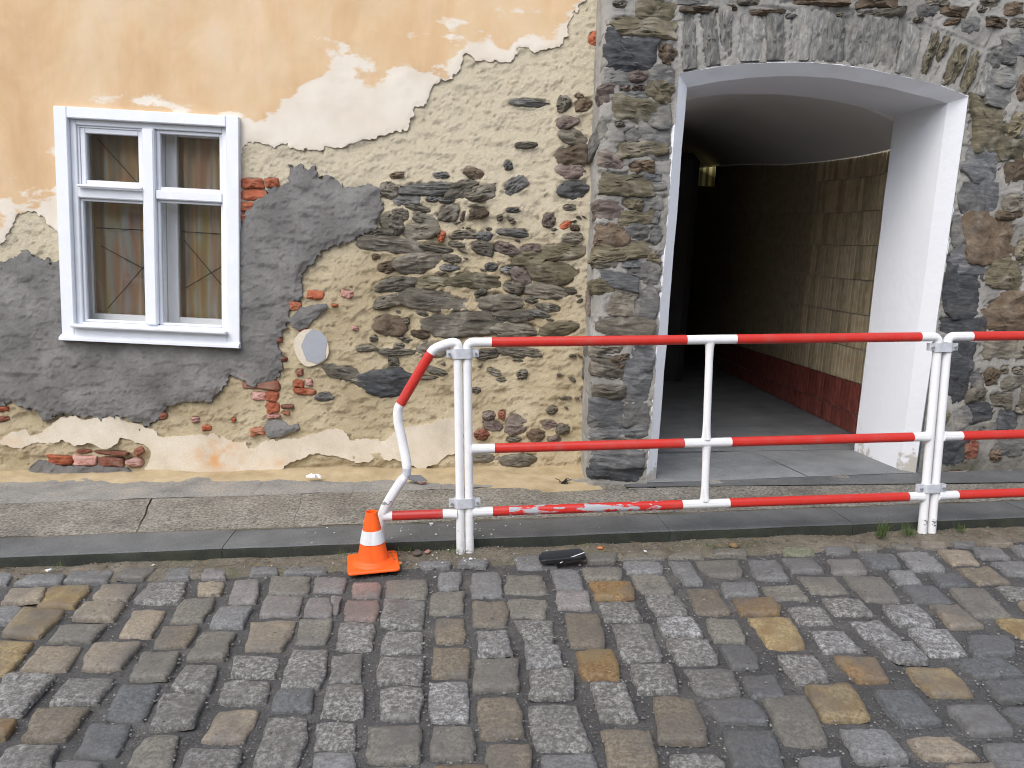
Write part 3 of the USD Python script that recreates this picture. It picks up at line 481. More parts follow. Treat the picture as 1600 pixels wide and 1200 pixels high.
def layer(name, F, Hh, mt, drop=0.02, attrs=None, skirt=True, keep=None, parent=house):
    """the part of the grid where F < 0 becomes a mesh with its outline cut at F = 0 and a torn edge"""
    gxF, gzF = np.gradient(F, STEP); gn = np.sqrt(gxF**2+gzF**2)+1e-6
    ins = F < 0
    cell = ins[:-1, :-1] | ins[1:, :-1] | ins[:-1, 1:] | ins[1:, 1:]
    full = np.ones_like(XX, bool) if keep is None else keep
    cell &= full[:-1, :-1] & full[1:, :-1] & full[:-1, 1:] & full[1:, 1:]
    x, z = XX.copy(), ZZ.copy(); o = F > 0
    st = np.clip(F/gn, 0, STEP*1.3)
    x[o] -= (st*gxF/gn)[o]; z[o] -= (st*gzF/gn)[o]
    v = np.stack([x, WALL_Y-Hh, z], -1).reshape(-1, 3)
    idx = np.arange(NXg*NZg).reshape(NXg, NZg)
    q = np.stack([idx[:-1, :-1], idx[1:, :-1], idx[1:, 1:], idx[:-1, 1:]], -1)[cell]
    f = tris(q)
    used, inv = np.unique(f, return_inverse=True); f = inv.reshape(-1, 3); v = v[used]
    at = {k: np.asarray(a).ravel()[used] for k, a in (attrs or {}).items()}
    if skirt:
        e = np.vstack([f[:, [0, 1]], f[:, [1, 2]], f[:, [2, 0]]]); key = np.sort(e, 1)
        _, ix, ct = np.unique(key[:, 0]*len(v)+key[:, 1], return_index=True, return_counts=True)
        be = e[ix[ct == 1]]
        a, b = v[be[:, 0]], v[be[:, 1]]; dn = np.array([0, drop, 0]); m = len(be); n0 = len(v)
        sv = np.vstack([a, b, b+dn, a+dn]); k = np.arange(m)
        sf_ = tris(np.stack([n0+k, n0+3*m+k, n0+2*m+k, n0+m+k], 1))
        for kk in at: at[kk] = np.r_[at[kk], at[kk][be[:, 0]], at[kk][be[:, 1]], at[kk][be[:, 1]], at[kk][be[:, 0]]]
        v = np.vstack([v, sv]); f = np.vstack([f, sf_])
    return obj(name, trimesh.Trimesh(v, f, process=False), mt, parent, smooth=True, attrs=at)
keepw = clear_window(np.ones_like(XX, bool))
under = np.minimum(F_coat, F_cem)
base_keep = keepw & (under > -0.05)
layer('bare_render', np.full_like(XX, -1.0), H, 'lime_render', attrs={'pale': pale}, keep=base_keep)
white_scuff = np.exp(-((XX-on_wall(235,165)[0])/0.30)**2-((ZZ-on_wall(235,162)[2])/0.035)**2)
paint_at = np.clip(0.5-F_paint/0.16, -0.2, 1.0)+3.0*(fbm(np.stack([XX*6, ZZ*11, XX*0], -1), 5, 21)-0.5)*np.exp(-(np.abs(F_paint+0.03)/0.21)**2)
paint_at = np.where(-F_paint > 0.36, np.maximum(paint_at, 0.66), paint_at)-0.62*white_scuff*(0.5+fbm(P3(XX, ZZ, 20), 3, 35))
layer('painted_plaster', F_coat, H_coat, 'paint_plaster', attrs={'paint': paint_at}, keep=keepw)
layer('cement_patch', F_cem, H_cem, 'cement_look', keep=keepw)
orange = np.clip(1.4*np.exp(-((XX-on_wall(345,712)[0])/0.16)**2-((ZZ-on_wall(345,712)[2])/0.10)**2)*(fbm(P3(XX, ZZ, 16), 4, 31)*2.4-0.9), 0, 0.9)+np.clip(np.exp(-((XX-on_wall(430,722)[0])/0.10)**2-((ZZ-on_wall(430,722)[2])/0.03)**2)*(fbm(P3(XX, ZZ, 16), 4, 33)*2.4-0.9), 0, 0.8)+0.3*np.exp(-((XX-on_wall(20,690)[0])/0.07)**2-((ZZ-on_wall(20,690)[2])/0.03)**2)
layer('plaster_remnant', F_rem, H_rem, 'remnant_look', drop=0.03, attrs={'orange': orange})
layer('plaster_remnant', F_oval, H_oval, 'remnant_look', drop=0.03, attrs={'orange': 0*XX})
layer('paint_flake', F_ovb, H_oval+0.003, 'bluegrey_paint', drop=0.003)

STONE_LOOK = dict(k='schist_dark', K='slate_dark', g='schist_grey', G='slate_blue', o='schist_olive', b='stone_brown', p='stone_purple', r='brick_red', d='brick_dark', i='brick_pink', B='slate_blue', D='slate_dark', v='voussoir_grey', w='voussoir_olive', n='stone_brown')
def sample(Hh, x, z):
    i = int(np.clip((x-GX0)/STEP, 1, NXg-2)); j = int(np.clip((z-GZ0)/STEP, 1, NZg-2)); return float(Hh[i-1:i+2, j-1:j+2].mean())
Hs = H+0.012*(sf < 1.25)
for n, (g, k) in enumerate(WS):
    x, z, w, h, a = g; c, s = math.cos(a), math.sin(a); hb = n_big[int(np.clip((x-GX0)/STEP, 0, NXg-1)), int(np.clip((z-GZ0)/STEP, 0, NZg-1))]*0.03
    big = min(h, 0.10); bul = float(np.clip(0.010+0.12*big, 0.010, 0.021))
    pl = lambda v, x=x, z=z, c=c, s=s, hb=hb: np.stack([x+v[:, 0]*c-v[:, 1]*s, WALL_Y-hb-0.003-v[:, 2], z+v[:, 0]*s+v[:, 1]*c], -1)
    obj('brick' if k in 'rd' else 'stone', stone_mesh(w*1.38, h*1.40, bul*0.85, 100+n, pl, rough=0.6, segs=40 if w > 0.25 else 30, rings=8 if w > 0.25 else 6), STONE_LOOK[k], house, smooth=38)
chips = []; rc = np.random.default_rng(23)
for _ in range(1500):
    x, z = rc.uniform(-1.0, 0.62), rc.uniform(0.35, 2.3); i, j = int((x-GX0)/STEP), int((z-GZ0)/STEP)
    if stony[i, j] < 0.62 or sf[i, j] < 1.35 or min(F_coat[i, j], F_cem[i, j], F_rem[i, j]) < 0.04 or rc.random() > 0.25: continue
    w, h = rc.uniform(0.025, 0.085), rc.uniform(0.012, 0.030); a = rc.normal(0, 0.25); c, s = math.cos(a), math.sin(a); hb = n_big[i, j]*0.03+n_mid[i, j]*0.02
    pl = lambda v, x=x, z=z, c=c, s=s, hb=hb: np.stack([x+v[:, 0]*c-v[:, 1]*s, WALL_Y-hb-0.002-v[:, 2], z+v[:, 0]*s+v[:, 1]*c], -1)
    chips.append(stone_mesh(w, h, 0.011, 5000+len(chips), pl, rough=0.6, segs=14, rings=3))
tag(obj('stone_chips', cat(chips), 'schist_dark', house), kind='stuff')
for n, (g, k) in enumerate(WB):
    x, z, w, h, a = g; c, s = math.cos(a), math.sin(a); hb = n_big[int(np.clip((x-GX0)/STEP, 0, NXg-1)), int(np.clip((z-GZ0)/STEP, 0, NZg-1))]*0.03
    pl = lambda v, x=x, z=z, c=c, s=s, hb=hb: np.stack([x+v[:, 0]*c-v[:, 1]*s, WALL_Y-hb-0.002-v[:, 2], z+v[:, 0]*s+v[:, 1]*c], -1)
    obj('brick', stone_mesh(w*1.08, h*1.12, 0.013, 400+n, pl, rough=0.35, segs=30, rings=5, square=True, dome=5), STONE_LOOK[k], house, smooth=38)

# ---------------------------------------------------------------- the window (part of the house): frame > boards, sashes, panes
EZ = 1.40
win = UsdGeom.Xform.Define(stage, path_of('window', house)).GetPrim()
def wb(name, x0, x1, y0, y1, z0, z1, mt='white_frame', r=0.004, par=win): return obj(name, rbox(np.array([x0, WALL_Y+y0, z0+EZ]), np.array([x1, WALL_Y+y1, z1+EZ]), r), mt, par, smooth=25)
# casing boards, proud of the plaster
wb('casing', -2.772, -2.692, -0.045, 0.04, -0.478, 0.952); wb('casing', -1.712, -1.632, -0.045, 0.04, -0.478, 0.952)
wb('casing', -2.6915, -1.7125, -0.045, 0.04, 0.885, 0.952); wb('casing', -2.6915, -1.7125, -0.045, 0.04, -0.478, -0.402)
# slanting sill
sx = [(-2.765, -0.050), (-2.765, -0.085), (-2.765, -0.080), (-2.765, 0.0)]
sill = trimesh.convex.convex_hull(np.array([(x, WALL_Y+y, EZ+z) for x in (-2.776, -1.628) for y, z in ((-0.046, -0.470), (-0.074, -0.490), (-0.074, -0.505), (-0.02, -0.512), (-0.02, -0.470))]))
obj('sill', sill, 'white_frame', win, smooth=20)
# outer frame set back
for n_, (x0, x1, z0, z1) in enumerate([(-2.6915, -2.655, -0.4015, 0.8845), (-1.748, -1.7125, -0.4015, 0.8845), (-2.6545, -1.7485, 0.852, 0.8845), (-2.6545, -1.7485, -0.4015, -0.385)]):
    wb('frame_bar', x0, x1, -0.012, 0.06, z0, z1, r=0.003)
wb('mullion', -2.243, -2.168, -0.030, 0.06, -0.384, 0.8515, r=0.008)
wb('transom', -2.6545, -2.2435, -0.018, 0.06, 0.405, 0.470, r=0.006); wb('transom', -2.1675, -1.7485, -0.018, 0.06, 0.420, 0.478, r=0.006)
# drip ledges with uneven paint
wb('drip_ledge', -2.645, -2.2445, -0.050, -0.0185, 0.468, 0.486, r=0.006)
wb('drip_ledge', -2.70, -1.705, -0.085, -0.046, -0.420, -0.396, r=0.007)
# four sashes, each with stiles, putty line and pane
def sash(x0, x1, z0, z1, s=0.022, yb=0.006):
    b = [wb('sash', x0, x0+s, yb, yb+0.035, z0, z1, r=0.003)]
    wb('sash', x1-s, x1, yb, yb+0.035, z0, z1, r=0.003); wb('sash', x0+s+0.0005, x1-s-0.0005, yb, yb+0.035, z1-s, z1, r=0.003); wb('sash', x0+s+0.0005, x1-s-0.0005, yb, yb+0.035, z0, z0+s, r=0.003)
    g = np.array([(x0+s-0.004, z0+s-0.004), (x1-s+0.004, z0+s-0.004), (x1-s+0.004, z1-s+0.004), (x0+s-0.004, z1-s+0.004)])
    nx, nz = 10, 10; uu, vv = np.meshgrid(np.linspace(g[0, 0], g[1, 0], nx), np.linspace(g[0, 1], g[2, 1], nz), indexing='ij')
    yy = WALL_Y+yb+0.018+0.0012*(fbm(P3(uu, vv, 3.0), 2, 51)-0.5)
    obj('pane', trimesh.Trimesh(np.stack([uu, yy, vv+EZ], -1).reshape(-1, 3), tris(grid_faces(nx, nz)), process=False), 'pane_glass', win, smooth=True)
sash(-2.640, -2.250, 0.489, 0.838, 0.030); wb('sash', -2.6545, -2.2435, 0.0, 0.03, 0.839, 0.8515, r=0.002); wb('sash', -2.6545, -2.641, 0.0, 0.03, 0.471, 0.838, r=0.002)
sash(-2.654, -2.244, -0.384, 0.404, 0.016); sash(-2.167, -1.749, 0.479, 0.8515, 0.022); sash(-2.167, -1.749, -0.384, 0.419, 0.016)
# box between the two windows, and the inner window
YI = 0.12
def bb(name, x0, x1, y0, y1, z0, z1, mt='inner_frame'): return obj(name, rbox(np.array([x0, WALL_Y+y0, z0+EZ]), np.array([x1, WALL_Y+y1, z1+EZ]), 0.003), mt, win, smooth=25)
bb('box_lining', -2.80, -2.74, 0.062, YI+0.2, -0.44, 0.95); bb('box_lining', -1.66, -1.60, 0.062, YI+0.2, -0.44, 0.95); bb('box_lining', -2.739, -1.661, 0.062, YI+0.2, 0.89, 0.95); bb('box_lining', -2.739, -1.661, 0.062, YI+0.2, -0.44, -0.395)
for x0, x1 in ((-2.739, -2.655), (-2.235, -2.165), (-2.162, -2.092), (-1.745, -1.661)): bb('inner_stile', x0, x1, YI, YI+0.045, -0.394, 0.889)
for x0, x1 in ((-2.654, -2.236), (-2.091, -1.746)):
    bb('inner_rail', x0, x1, YI+0.001, YI+0.044, 0.838, 0.889); bb('inner_rail', x0, x1, YI+0.001, YI+0.044, -0.394, -0.335); bb('inner_rail', x0, x1, YI+0.001, YI+0.044, 0.415, 0.47)
    obj('inner_pane', trimesh.creation.box((x1-x0, 0.003, 1.16)).apply_translation(((x0+x1)/2, WALL_Y+YI+0.02, EZ+0.25)), 'inner_glass', win)
gr = []
def rod(p, q, dx): a, b_ = (on_vertical(*x, WALL_Y+YI+0.05) for x in (p, q)); a[0] = np.clip(a[0], -2.735, -1.665); b_[0] = np.clip(b_[0], -2.735, -1.665); gr.append(tube([a, (a+b_)/2, b_], 0.0032, 6))
for p, q in (((150, 356), (232, 360)), ((158, 384), (232, 424)), ((168, 482), (236, 404)), ((152, 216), (220, 292)), ((285, 362), (352, 366)), ((288, 376), (352, 452)), ((290, 450), (354, 412))): rod(p, q, 0)
for g_ in gr: obj('grille_rod', g_, 'lamp_case', win, smooth=50)  # dark rods standing in for overhead wires reflected in the glass
xs = np.linspace(-2.738, -1.662, 160); zs = np.linspace(-0.39, 0.885, 12)
cu, cv = np.meshgrid(xs, zs, indexing='ij'); cyy = WALL_Y+YI+0.075+0.018*np.sin(cu*62+1.5*np.sin(cu*9))+0.004*np.sin(cv*3+cu*20)
tag(obj('curtain', trimesh.Trimesh(np.stack([cu, cyy, cv+EZ], -1).reshape(-1, 3), tris(grid_faces(160, 12)), process=False), 'curtain_cloth', smooth=True), 'orange and yellow streaked curtain hanging behind the white window', 'curtain')
obj('room_back', box(np.array([-2.8, WALL_Y+YI+0.2, 0.9]), np.array([-1.6, WALL_Y+YI+0.24, 2.4])), 'room_dark', win)
obj('wall_core', box(np.array([GX0, WALL_Y+0.06, -0.6]), np.array([-2.805, WALL_Y+0.45, GZ1])), 'room_dark', house)
obj('wall_core', box(np.array([-1.595, WALL_Y+0.06, -0.6]), np.array([0.78, WALL_Y+0.45, GZ1])), 'room_dark', house)

# ================================================================ THE GATEWAY WALL
gate = thing('gateway_wall', 'grey rubble stone wall with arched white gateway opening into a passage', 'wall')
xf_top, xf_bot = 0.583, 0.665
def x_front(z): return xf_bot+(xf_top-xf_bot)*np.clip((np.asarray(z)-0.2)/2.83, -0.2, 1.3)
RC = 0.05
def gate_point(u, z, h):
    """u: metres along the face from the corner (negative: round the corner, towards the house wall)"""
    u, z, h = np.broadcast_arrays(np.asarray(u, float), z, h)
    xf = x_front(z); yf = gate_y(xf)
    t = np.array([1, GATE_S]); t = t/np.linalg.norm(t); nrm = np.array([t[1], -t[0]])
    arc = RC*math.pi/2; a = np.clip((RC-u)/RC, 0, math.pi/2)      # angle round the corner
    face = u > RC
    x = np.where(face, xf+u*t[0], xf+RC-RC*np.sin(a)); y = np.where(face, yf+u*t[1], yf+RC-RC*np.cos(a)+RC*0.09)
    deep = np.clip(RC-u-arc, 0, None); y = y+deep
    nx = np.where(face, nrm[0], -np.sin(a)); ny = np.where(face, nrm[1], -np.cos(a))
    return np.stack([x+nx*h, y+ny*h, z], -1)
GSTEP = 0.0075
gu = np.arange(-0.40, 4.2, GSTEP); gv = np.arange(-0.30, 4.0, GSTEP)
UU, VV = np.meshgrid(gu, gv, indexing='ij')
def to_gate(px, py):
    p = on_gate(px, py); u = (p[0]-x_front(p[2]))*math.sqrt(1+GATE_S**2)
    if u < RC: u = RC-(RC-u)*4.0
    return u, p[2]
# the opening
ARCH = [(1062,115),(1085,110),(1110,106),(1140,102),(1170,99),(1205,97.5),(1240,97),(1280,99),(1320,103),(1360,109),(1400,117),(1432,124),(1460,131),(1488,141),(1512,151)]
arch = np.array([on_gate(*p) for p in ARCH])
XL, XR = 1.047, 2.908
ZB = 0.02
opening = np.vstack([[XL, -1.0], [XL, arch[0, 2]], arch[1:-1, [0, 2]], [XR, arch[-1, 2]], [XR, -1.0]])
GXY = gate_point(UU, VV, 0*UU)
F_open = sdf_poly(np.stack([GXY[..., 0].ravel(), GXY[..., 2].ravel()], 1), opening).reshape(UU.shape)
GST = crop(860, 0, 4.615, [
 (770,80,260,95,2,'o'),(500,35,100,36,0,'k'),(650,195,490,95,4,'o'),(550,370,350,170,8,'K'),(855,390,120,115,0,'b'),(470,550,170,85,0,'g'),(630,545,130,75,3,'p'),(800,550,190,90,0,'g'),(410,680,110,95,0,'p'),
 (540,638,85,42,0,'p'),(640,632,85,38,0,'p'),(600,690,170,46,3,'g'),(805,672,175,115,5,'o'),(620,805,300,125,8,'o'),(820,830,140,140,0,'g'),(370,965,190,135,-10,'g'),(500,900,75,30,0,'k'),(600,985,120,90,0,'g'),(820,970,190,125,0,'g'),
 (640,1080,340,88,-5,'o'),(800,1090,150,110,0,'g'),(450,1165,190,85,20,'p'),(600,800-0,60,40,0,'g')])
GST += crop(860, 240, 4.615, [
 (650,95,160,66,0,'b'),(520,215,390,135,3,'o'),(740,172,120,44,0,'G'),(380,410,175,115,0,'p'),(600,465,235,95,-8,'o'),(590,365,135,58,10,'o'),(765,360,150,105,0,'g'),(745,455,115,95,0,'g'),(430,575,255,122,5,'b'),(635,572,135,90,0,'g'),
 (765,590,95,105,0,'g'),(560,690,480,112,-3,'o'),(370,790,135,66,0,'k'),(590,790,125,56,0,'G'),(765,770,115,76,0,'o'),(465,905,300,85,12,'G'),(745,885,135,135,0,'g'),(370,965,130,80,0,'o'),(620,860,125,76,0,'g'),(510,1080,195,145,5,'k'),(725,1080,175,205,0,'g'),(275,1060,170,185,0,'p'),(740,250,180,50,-10,'g')])
GST += crop(860, 500, 4.615, [
 (490,55,490,105,3,'k'),(400,212,240,58,0,'k'),(340,275,210,66,8,'k'),(510,300,130,76,-15,'b'),(670,270,175,165,0,'G'),(410,378,250,86,10,'k'),(640,480,175,215,0,'G'),(410,525,230,92,3,'k'),(400,680,275,185,0,'G'),(640,680,155,155,0,'g'),(390,808,250,75,-5,'B'),(620,800,165,76,0,'B'),(480,990,445,115,2,'B'),(480,1100,430,112,3,'K'),
 (420,870,240,46,0,'k'),(610,880,150,50,0,'k'),(230,400,70,110,0,'g'),(215,600,80,100,0,'p'),(190,780,90,160,0,'g'),(250,240,110,90,10,'g')])
GST += crop(1050, 0, 5.333, [
 (150,345,120,400,2,'v'),(320,320,125,400,-4,'v'),(450,270,95,340,-4,'v'),(660,330,190,360,8,'v'),(870,330,160,360,-2,'v'),(1068,310,170,370,4,'v'),(1235,300,150,350,3,'v'),(1385,330,180,350,7,'v'),(1540,330,165,345,5,'v'),
 (280,85,410,36,0,'b'),(500,66,110,36,5,'b'),(775,105,310,32,-2,'b'),(1160,14,510,46,2,'b'),(640,14,160,46,0,'k'),(1400,130,70,26,0,'k'),(1570,130,100,34,0,'k'),(1000,135,90,30,-5,'g'),(200,20,260,34,0,'g')])
GST += crop(1300, 0, 4.617, [
 (218,300,175,300,6,'v'),(385,310,150,310,10,'v'),(560,345,150,320,12,'v'),(710,400,70,270,18,'w'),(805,350,60,170,25,'w'),(890,480,105,270,22,'w'),(1000,530,80,260,20,'w'),(1130,560,110,250,18,'v'),
 (320,20,270,62,0,'b'),(320,100,320,42,-3,'k'),(880,85,180,56,5,'b'),(860,158,110,44,-10,'b'),(1310,70,130,66,0,'b'),(1190,160,140,56,10,'b'),(1340,168,120,52,0,'k'),(620,142,70,26,-15,'k'),(1080,70,70,36,0,'k'),(1130,15,130,56,0,'k'),(1000,180,120,76,0,'g'),(690,80,140,60,0,'g'),(760,20,150,40,0,'k'),
 (1290,330,125,125,0,'g'),(1378,300,70,150,0,'G'),(1270,430,110,80,0,'g'),(1250,545,180,100,-15,'g'),(1215,690,205,145,10,'g'),(1125,900,290,310,0,'o'),(1290,1065,165,165,10,'o'),(1335,900,90,190,20,'o'),(1370,640,60,160,0,'b'),(1180,420,100,110,10,'g')])
GST += crop(1430, 230, 4.447, [
 (460,120,255,205,25,'G'),(660,38,155,88,-5,'o'),(700,165,150,130,-10,'n'),(380,350,175,205,10,'G'),(500,345,110,175,0,'G'),(690,375,165,92,-5,'k'),(670,470,190,56,0,'b'),(305,590,115,185,0,'g'),(545,635,355,265,0,'n'),(345,805,275,175,0,'B'),(310,1010,295,275,0,'D'),(630,890,245,170,5,'o'),(635,1125,330,180,-5,'n'),(735,720,80,150,0,'o')])
GST += crop(1430, 490, 4.447, [
 (300,80,275,105,3,'D'),(620,55,330,165,0,'n'),(340,290,150,190,0,'D'),(565,262,235,135,0,'k'),(740,262,90,135,0,'k'),(530,445,90,115,0,'b'),(620,395,54,64,0,'k'),(685,480,155,84,-10,'k'),(590,605,145,94,5,'k'),(720,400,84,54,0,'k'),(430,582,135,84,0,'k'),(428,470,90,140,-10,'g'),(455,695,165,125,0,'D'),(325,720,110,120,-20,'g'),(645,742,135,115,0,'D'),(735,670,84,64,0,'k'),(300,480,160,260,0,'D'),(280,960,180,200,0,'D'),(560,990,84,90,0,'b'),(390,935,95,125,0,'d'),(645,935,165,125,0,'g'),(740,900,100,105,0,'g'),(510,810,120,86,0,'g'),(800,560,120,200,0,'k')])
GS = []
for cx, cy, w, h, a, k in GST:
    u, z = to_gate(cx, cy); u2, z2 = to_gate(cx+1, cy); ua, za = to_gate(cx, cy+1)
    kx = min(np.hypot(u2-u, z2-z), 0.009); kz = np.hypot(ua-u, za-z) if u > RC else 0.0043
    a0 = math.atan2(z2-z, u2-u) if u > RC else 0.0
    GS.append((u, z, w*min(kx, 0.0047 if u > RC else 0.009), h*0.0044, a0-math.radians(a), k))
# more stones of the same kind beyond the frame on the right and above
rr = np.random.default_rng(5)
gfield = np.full(UU.size, 9.0); GP = np.stack([UU.ravel(), VV.ravel()], 1)
def gell(u, z, w, h, a):
    c, s = math.cos(a), math.sin(a); dx, dz = GP[:, 0]-u, GP[:, 1]-z; near = (abs(dx) < w+h) & (abs(dz) < w+h); q = np.zeros(len(GP))+9
    p_, q_ = dx[near]*c+dz[near]*s, -dx[near]*s+dz[near]*c
    q[near] = (np.abs(2*p_/w)**4+np.abs(2*q_/h)**4)**(1/4); return q
for g in GS: gfield = np.minimum(gfield, gell(*g[:5]))
extra = []
for _ in range(900):
    u, z = rr.uniform(0.1, 4.1), rr.uniform(0.1, 3.9); w, h = (rr.uniform(0.14, 0.40), rr.uniform(0.06, 0.15)) if _ < 500 else (rr.uniform(0.06, 0.14), rr.uniform(0.03, 0.07))
    pt = gate_point(u, z, 0.0); iu, iv = int((u-gu[0])/GSTEP), int((z-gv[0])/GSTEP)
    r_ = int(0.5*w/GSTEP)+1; q_ = int(0.5*h/GSTEP)+1
    blk = gfield.reshape(UU.shape)[max(iu-r_, 0):iu+r_+1, max(iv-q_, 0):iv+q_+1]
    if F_open[min(iu, UU.shape[0]-1), min(iv, UU.shape[1]-1)] < 0.5*max(w, h)+0.03 or blk.min() < 1.2: continue
    g = (u, z, w, h, rr.normal(0, 0.08), rr.choice(list('gkoGpb'))); extra.append(g); gfield = np.minimum(gfield, gell(*g[:5]))
GF = gfield.reshape(UU.shape)
gn1 = fbm(P3(UU, VV, 5), 4, 61)-0.5; gn2 = fbm(P3(UU, VV, 26), 4, 62)-0.5
gn3 = fbm(P3(UU, VV, 60), 3, 63)-0.5
HG = gn1*0.016+gn2*0.012+gn3*0.007+0.002-0.016*np.clip((1.0-(GF+0.9*gn2+0.4*gn3))/0.20, 0, 1)-0.003*np.exp(-((GF+0.9*gn2-1.03)/0.06)**2)+0.003*np.exp(-((GF-1.35)/0.15)**2)
# incised pointing lines
LINES = [[(942,52),(1000,56),(1060,60)],[(945,104),(1000,104),(1050,104)],[(1012,100),(1030,70),(1040,62)],[(945,130),(1000,130),(1055,131)],[(1012,132),(1012,158)],[(945,158),(1000,160),(1052,163)],[(935,190),(1000,194),(1052,196)],[(990,220),(992,196)],[(930,225),(1050,226)],
 [(960,255),(1048,274)],[(935,305),(970,302),(980,312)],[(1000,307),(1042,307)],[(970,350),(975,325)],[(930,575),(1015,577)],[(915,622),(1020,626)],[(978,600),(978,720)],[(920,665),(1015,667)],[(915,690),(1015,690)],
 [(1052,35),(1090,28),(1140,20)],[(1140,4),(1250,18),(1340,17)],[(1455,85),(1460,0)],[(1430,32),(1500,60),(1545,80),(1590,60)],[(1490,46),(1520,8)],[(1538,78),(1555,45),(1530,20)],[(1545,78),(1540,120),(1512,150)],[(1462,118),(1490,65)],[(1500,135),(1520,78)],[(1515,152),(1570,165)],[(1505,228),(1560,232)],[(1540,125),(1585,115)],[(1495,330),(1520,335)],[(1480,430),(1535,426)]]
lf = np.full(len(GP), 9.0)
for L in LINES:
    q = np.array([to_gate(*p) for p in L])
    for a_1, b_1 in zip(q[:-1], q[1:]):
        e = b_1-a_1; w_ = GP-a_1; t = np.clip((w_@e)/(e@e), 0, 1); lf = np.minimum(lf, np.sqrt(((w_-t[:, None]*e)**2).sum(1)))
HG -= 0.008*np.exp(-(lf.reshape(UU.shape)/0.007)**2)
V3 = gate_point(UU, VV, HG)
gXF, gZF = np.gradient(F_open, GSTEP)
cellm = F_open > 0; cells = cellm[:-1, :-1] | cellm[1:, :-1] | cellm[:-1, 1:] | cellm[1:, 1:]
mv = np.where(F_open < 0, np.clip(-F_open, 0, GSTEP*1.4), 0)
V3 = V3+np.stack([gXF*mv, gXF*mv*GATE_S, gZF*mv], -1)
idx = np.arange(UU.size).reshape(UU.shape)
q = np.stack([idx[:-1, :-1], idx[1:, :-1], idx[1:, 1:], idx[:-1, 1:]], -1)[cells]; f = tris(q)
dirt = np.clip(0.75-(VV-0.10-0.05*UU)/0.95+gn1*0.9, 0, 0.9)*np.clip((UU-1.9)/0.3, 0.0, 1.0)+0.35*np.clip(gn1*3, 0, 1)*(UU > 2.2)+0.12*np.clip(VV-2.2, 0, 1)
used, inv = np.unique(f, return_inverse=True)
obj('mortar', trimesh.Trimesh(V3.reshape(-1, 3)[used], inv.reshape(-1, 3), process=False), 'gate_mortar', gate, smooth=True, attrs={'dirt': dirt.ravel()[used]})
for n, (u, z, w, h, a, k) in enumerate(GS+extra):
    c, s = math.cos(a), math.sin(a); iu, iv = int(np.clip((u-gu[0])/GSTEP, 0, UU.shape[0]-1)), int(np.clip((z-gv[0])/GSTEP, 0, UU.shape[1]-1)); hb = gn1[iu, iv]*0.016
    edge = F_open[iu, iv]
    ctr = gate_point(u, z, 0.0)
    hw = 0.5*1.24*(w*abs(c)+h*abs(s))
    if ctr[2] < arch[-1, 2]+0.1:
        if ctr[0] > XR-0.05: u += max(0.0, XR+0.012-(ctr[0]-hw))
        elif RC < u and ctr[0] < XL+0.05: u -= max(0.0, (ctr[0]+hw)-(XL-0.012))
    ctr = gate_point(u, z, 0.0)
    def pl(v, u=u, z=z, c=c, s=s, hb=hb, ctr=ctr):
        p = gate_point(u+v[:, 0]*c-v[:, 1]*s, z+v[:, 0]*s+v[:, 1]*c, v[:, 2]+hb-0.001)
        za = np.interp(p[:, 0], arch[:, 0], arch[:, 2])+0.012; inside = (p[:, 0] > XL-0.010) & (p[:, 0] < XR+0.010) & (p[:, 2] < za)
        if ctr[0] < XL+0.02 and ctr[2] < za.mean()+0.1: p[inside, 0] = XL-0.010
        elif ctr[0] > XR-0.02 and ctr[2] < arch[-1, 2]+0.1: p[inside, 0] = XR+0.010
        else: p[inside, 2] = za[inside]
        return p
    flat = k in 'vGBgD'
    obj('stone', stone_mesh(w*(1.08 if k == 'v' else 1.22), h*(1.1 if k == 'v' else 1.26), 0.010 if flat else 0.014, 900+n, pl, rough=0.55 if flat else 0.75, dome=4.0 if flat else 2.8, segs=38 if max(w, h) > 0.25 else 28, rings=7 if max(w, h) > 0.2 else 5, square=(k in 'BDGv' or w > 0.11), embed=0.012), STONE_LOOK[k], gate, smooth=38)

# white plastered surround of the gateway: splay and reveal lofted along jamb, arch, jamb
def loop3(left, archpts, right, n=(14, 40, 14)):
    a = np.asarray(archpts); s = np.r_[0, np.cumsum(np.linalg.norm(np.diff(a, axis=0), axis=1))]
    A = np.stack([np.interp(np.linspace(0, s[-1], n[1]), s, a[:, k]) for k in range(3)], 1)
    t1 = np.linspace(0, 1, n[0], endpoint=False)[:, None]; t2 = np.linspace(0, 1, n[2]+1)[1:, None]
    return np.vstack([left*(1-t1)+A[0]*t1, A, A[-1]*(1-t2)+right*t2])
def arch_at(pxs, y, x_l, x_r):
    p = np.array([on_vertical(a, b, y, GATE_S, GATE_X0) for a, b in pxs]); p[0, 0] = x_l; p[-1, 0] = x_r; return p
gd = lambda x, d: gate_y(x)+d
l0 = arch.copy(); l0[:, 1] -= 0.004; l0[0, 0] = XL; l0[-1, 0] = XR
L0 = loop3(np.array([XL-0.004, gate_y(XL)-0.004, -0.05]), l0, np.array([XR-0.02, gate_y(XR)-0.004, -0.05]))
CH = [(1075,136),(1092,133),(1110,130),(1135,126),(1160,122.5),(1195,120),(1230,119),(1265,120),(1300,122.5),(1340,128),(1380,135),(1410,142),(1440,150),(1460,155),(1477,160)]
a1 = arch_at(CH, GATE_Y+0.075, 1.122, 2.822)
L1 = loop3(np.array([1.122, gd(1.122, 0.075), -0.05]), a1, np.array([2.822, gd(2.822, 0.075), -0.05]))
SO = [(1075,153),(1100,150),(1120,148.5),(1160,147),(1200,147),(1235,149),(1270,152.5),(1305,158),(1340,165),(1370,173),(1397,181)]
a2 = arch_at(SO, 5.165-GATE_S*(2.79-GATE_X0), 1.20, 2.79)
